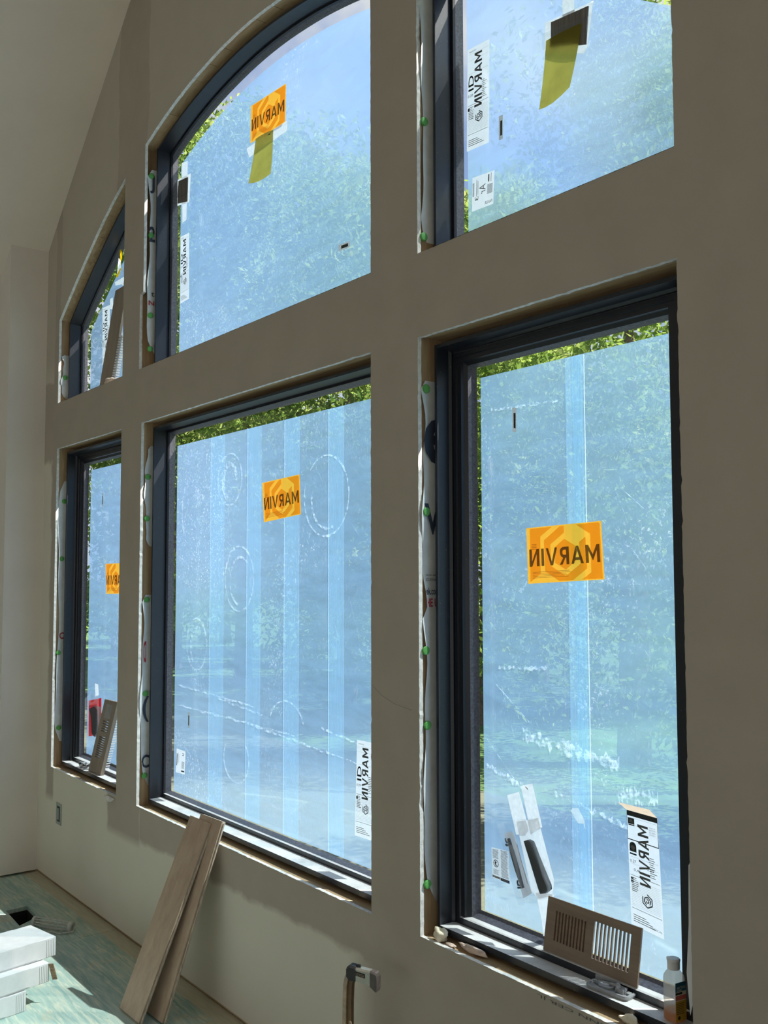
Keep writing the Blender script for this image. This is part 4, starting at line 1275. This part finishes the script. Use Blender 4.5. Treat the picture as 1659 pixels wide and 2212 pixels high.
# wrap hanging at the right jamb of the right window
g = G().add([(R1-.006, .004, .96), (R1+.002, .012, .98), (R1+.001, .012, .72), (R1-.016, .004, .745), (R1-.010, .006, .84), (R1-.012, .008, .66)], [(0, 1, 2, 4), (4, 2, 3), (3, 2, 5)])
mk('loose_wrap', g, 'wrap', wall)

# ------------------------------------------------------------------ outdoors
mk('ground', G().box(-90, 60, .3, 120, -.75, -.65), 'grass', kind='structure')
mk('soil_yard', G().box(-60, 12, .4, 5.2, -.65, -.64), 'gravel', kind='structure')
def tree(x, y, h, r, cb, seed, n, leaf, mat, label):
    rr = np.random.default_rng(seed)
    t = thing('tree', (x, y, -.66), label, 'tree', 'trees beyond the windows')
    mk('trunk', G().tube([(x, y, -.66), (x+.1, y, h*.25), (x-.05, y+.1, h*.5)], [.20, .15, .05], 8), 'bark', t)
    nb = 46
    ctr = np.stack([rr.normal(0, .48, nb)*r, rr.normal(0, .42, nb)*r, cb+(h-cb)*(.05+.9*rr.random(nb))], 1)
    sh_ = 1-.55*np.clip((ctr[:, 2]-cb)/(h-cb), 0, 1)**2
    ctr[:, :2] *= sh_[:, None]
    rad = r*(.34+.24*rr.random(nb))
    bi = rr.integers(0, nb, n)
    d = rr.normal(size=(n, 3)); d /= np.linalg.norm(d, axis=1)[:, None]
    p = ctr[bi]+d*(rad[bi]*(.55+.5*rr.random(n)))[:, None]
    p[:, 2] = np.clip(p[:, 2], cb*.6, h)
    q = np.linalg.norm(p[:, :2], axis=1); p[:, :2] *= np.minimum(1, r/np.maximum(q, 1e-6))[:, None]
    p += np.array([x, y, -.66])
    a = rr.normal(size=(n, 3)); a /= np.linalg.norm(a, axis=1)[:, None]
    b = np.cross(a, rr.normal(size=(n, 3))); b /= np.linalg.norm(b, axis=1)[:, None]
    s_ = leaf*(.6+.8*rr.random(n))[:, None]
    p -= np.array([x, y, -.66]); v = np.stack([p-a*s_, p-b*s_*.45, p+a*s_, p+b*s_*.45], 1).reshape(-1, 3)
    me = bpy.data.meshes.new('foliage')
    me.vertices.add(4*n); me.vertices.foreach_set('co', v.astype(np.float32).ravel())
    me.loops.add(4*n); me.loops.foreach_set('vertex_index', np.arange(4*n, dtype=np.int32))
    me.polygons.add(n); me.polygons.foreach_set('loop_start', np.arange(0, 4*n, 4, dtype=np.int32)); me.polygons.foreach_set('loop_total', np.full(n, 4, dtype=np.int32))
    me.update(); me.validate()
    me.materials.append(MT[mat])
    ob = bpy.data.objects.new('foliage', me); col.objects.link(ob); ob.parent = t
TREES = [
    (-4.3, 7.6, 9.6, 1.6, .4, 26000, .050, 'leafA', 'light green tree behind the right half of the two right windows'),
    (-7.6, 8.4, 8.0, 1.6, .3, 24000, .060, 'leafA', 'sunlit tree behind the left edge of the two right windows'),
    (-11.0, 8.2, 10.0, 1.7, .3, 24000, .065, 'leafB', 'dark tree behind the right end of the two wide windows'),
    (-14.7, 8.2, 12.6, 1.9, .3, 26000, .070, 'leafA', 'sunlit tree behind the middle of the two wide windows'),
    (-18.8, 8.6, 14.0, 2.1, .3, 24000, .080, 'leafB', 'tall dark tree behind the left edge of the two wide windows'),
    (-23.3, 9.0, 15.5, 2.3, .3, 20000, .100, 'leafA', 'tall sunlit tree seen only through the two far left windows'),
    (-1.1, 5.9, 4.8, 1.5, .2, 12000, .050, 'leafA', 'small light green tree at the right edge of the right lower window'),
    (-6.1, 12.8, 9.0, 2.3, .2, 12000, .09, 'leafB', 'farther dark tree behind the right edge of the two right windows'),
    (-11.0, 13.0, 10.5, 2.4, .2, 12000, .11, 'leafB', 'farther dark tree behind the middle of the two right windows'),
    (-20.5, 13.9, 16.0, 2.7, .2, 12000, .12, 'leafB', 'farther dark tree between the nearer trees behind the wide windows'),
    (-15.9, 13.3, 13.0, 2.0, .2, 12000, .10, 'leafB', 'farther dark tree showing at the right end of the two wide windows'),
    (-26.2, 13.9, 16.5, 2.6, .2, 14000, .11, 'leafB', 'farther dark tree showing in the left half of the two wide windows'),
]
for i, a in enumerate(TREES):
    tree(*a[:5], 100+i, *a[5:])
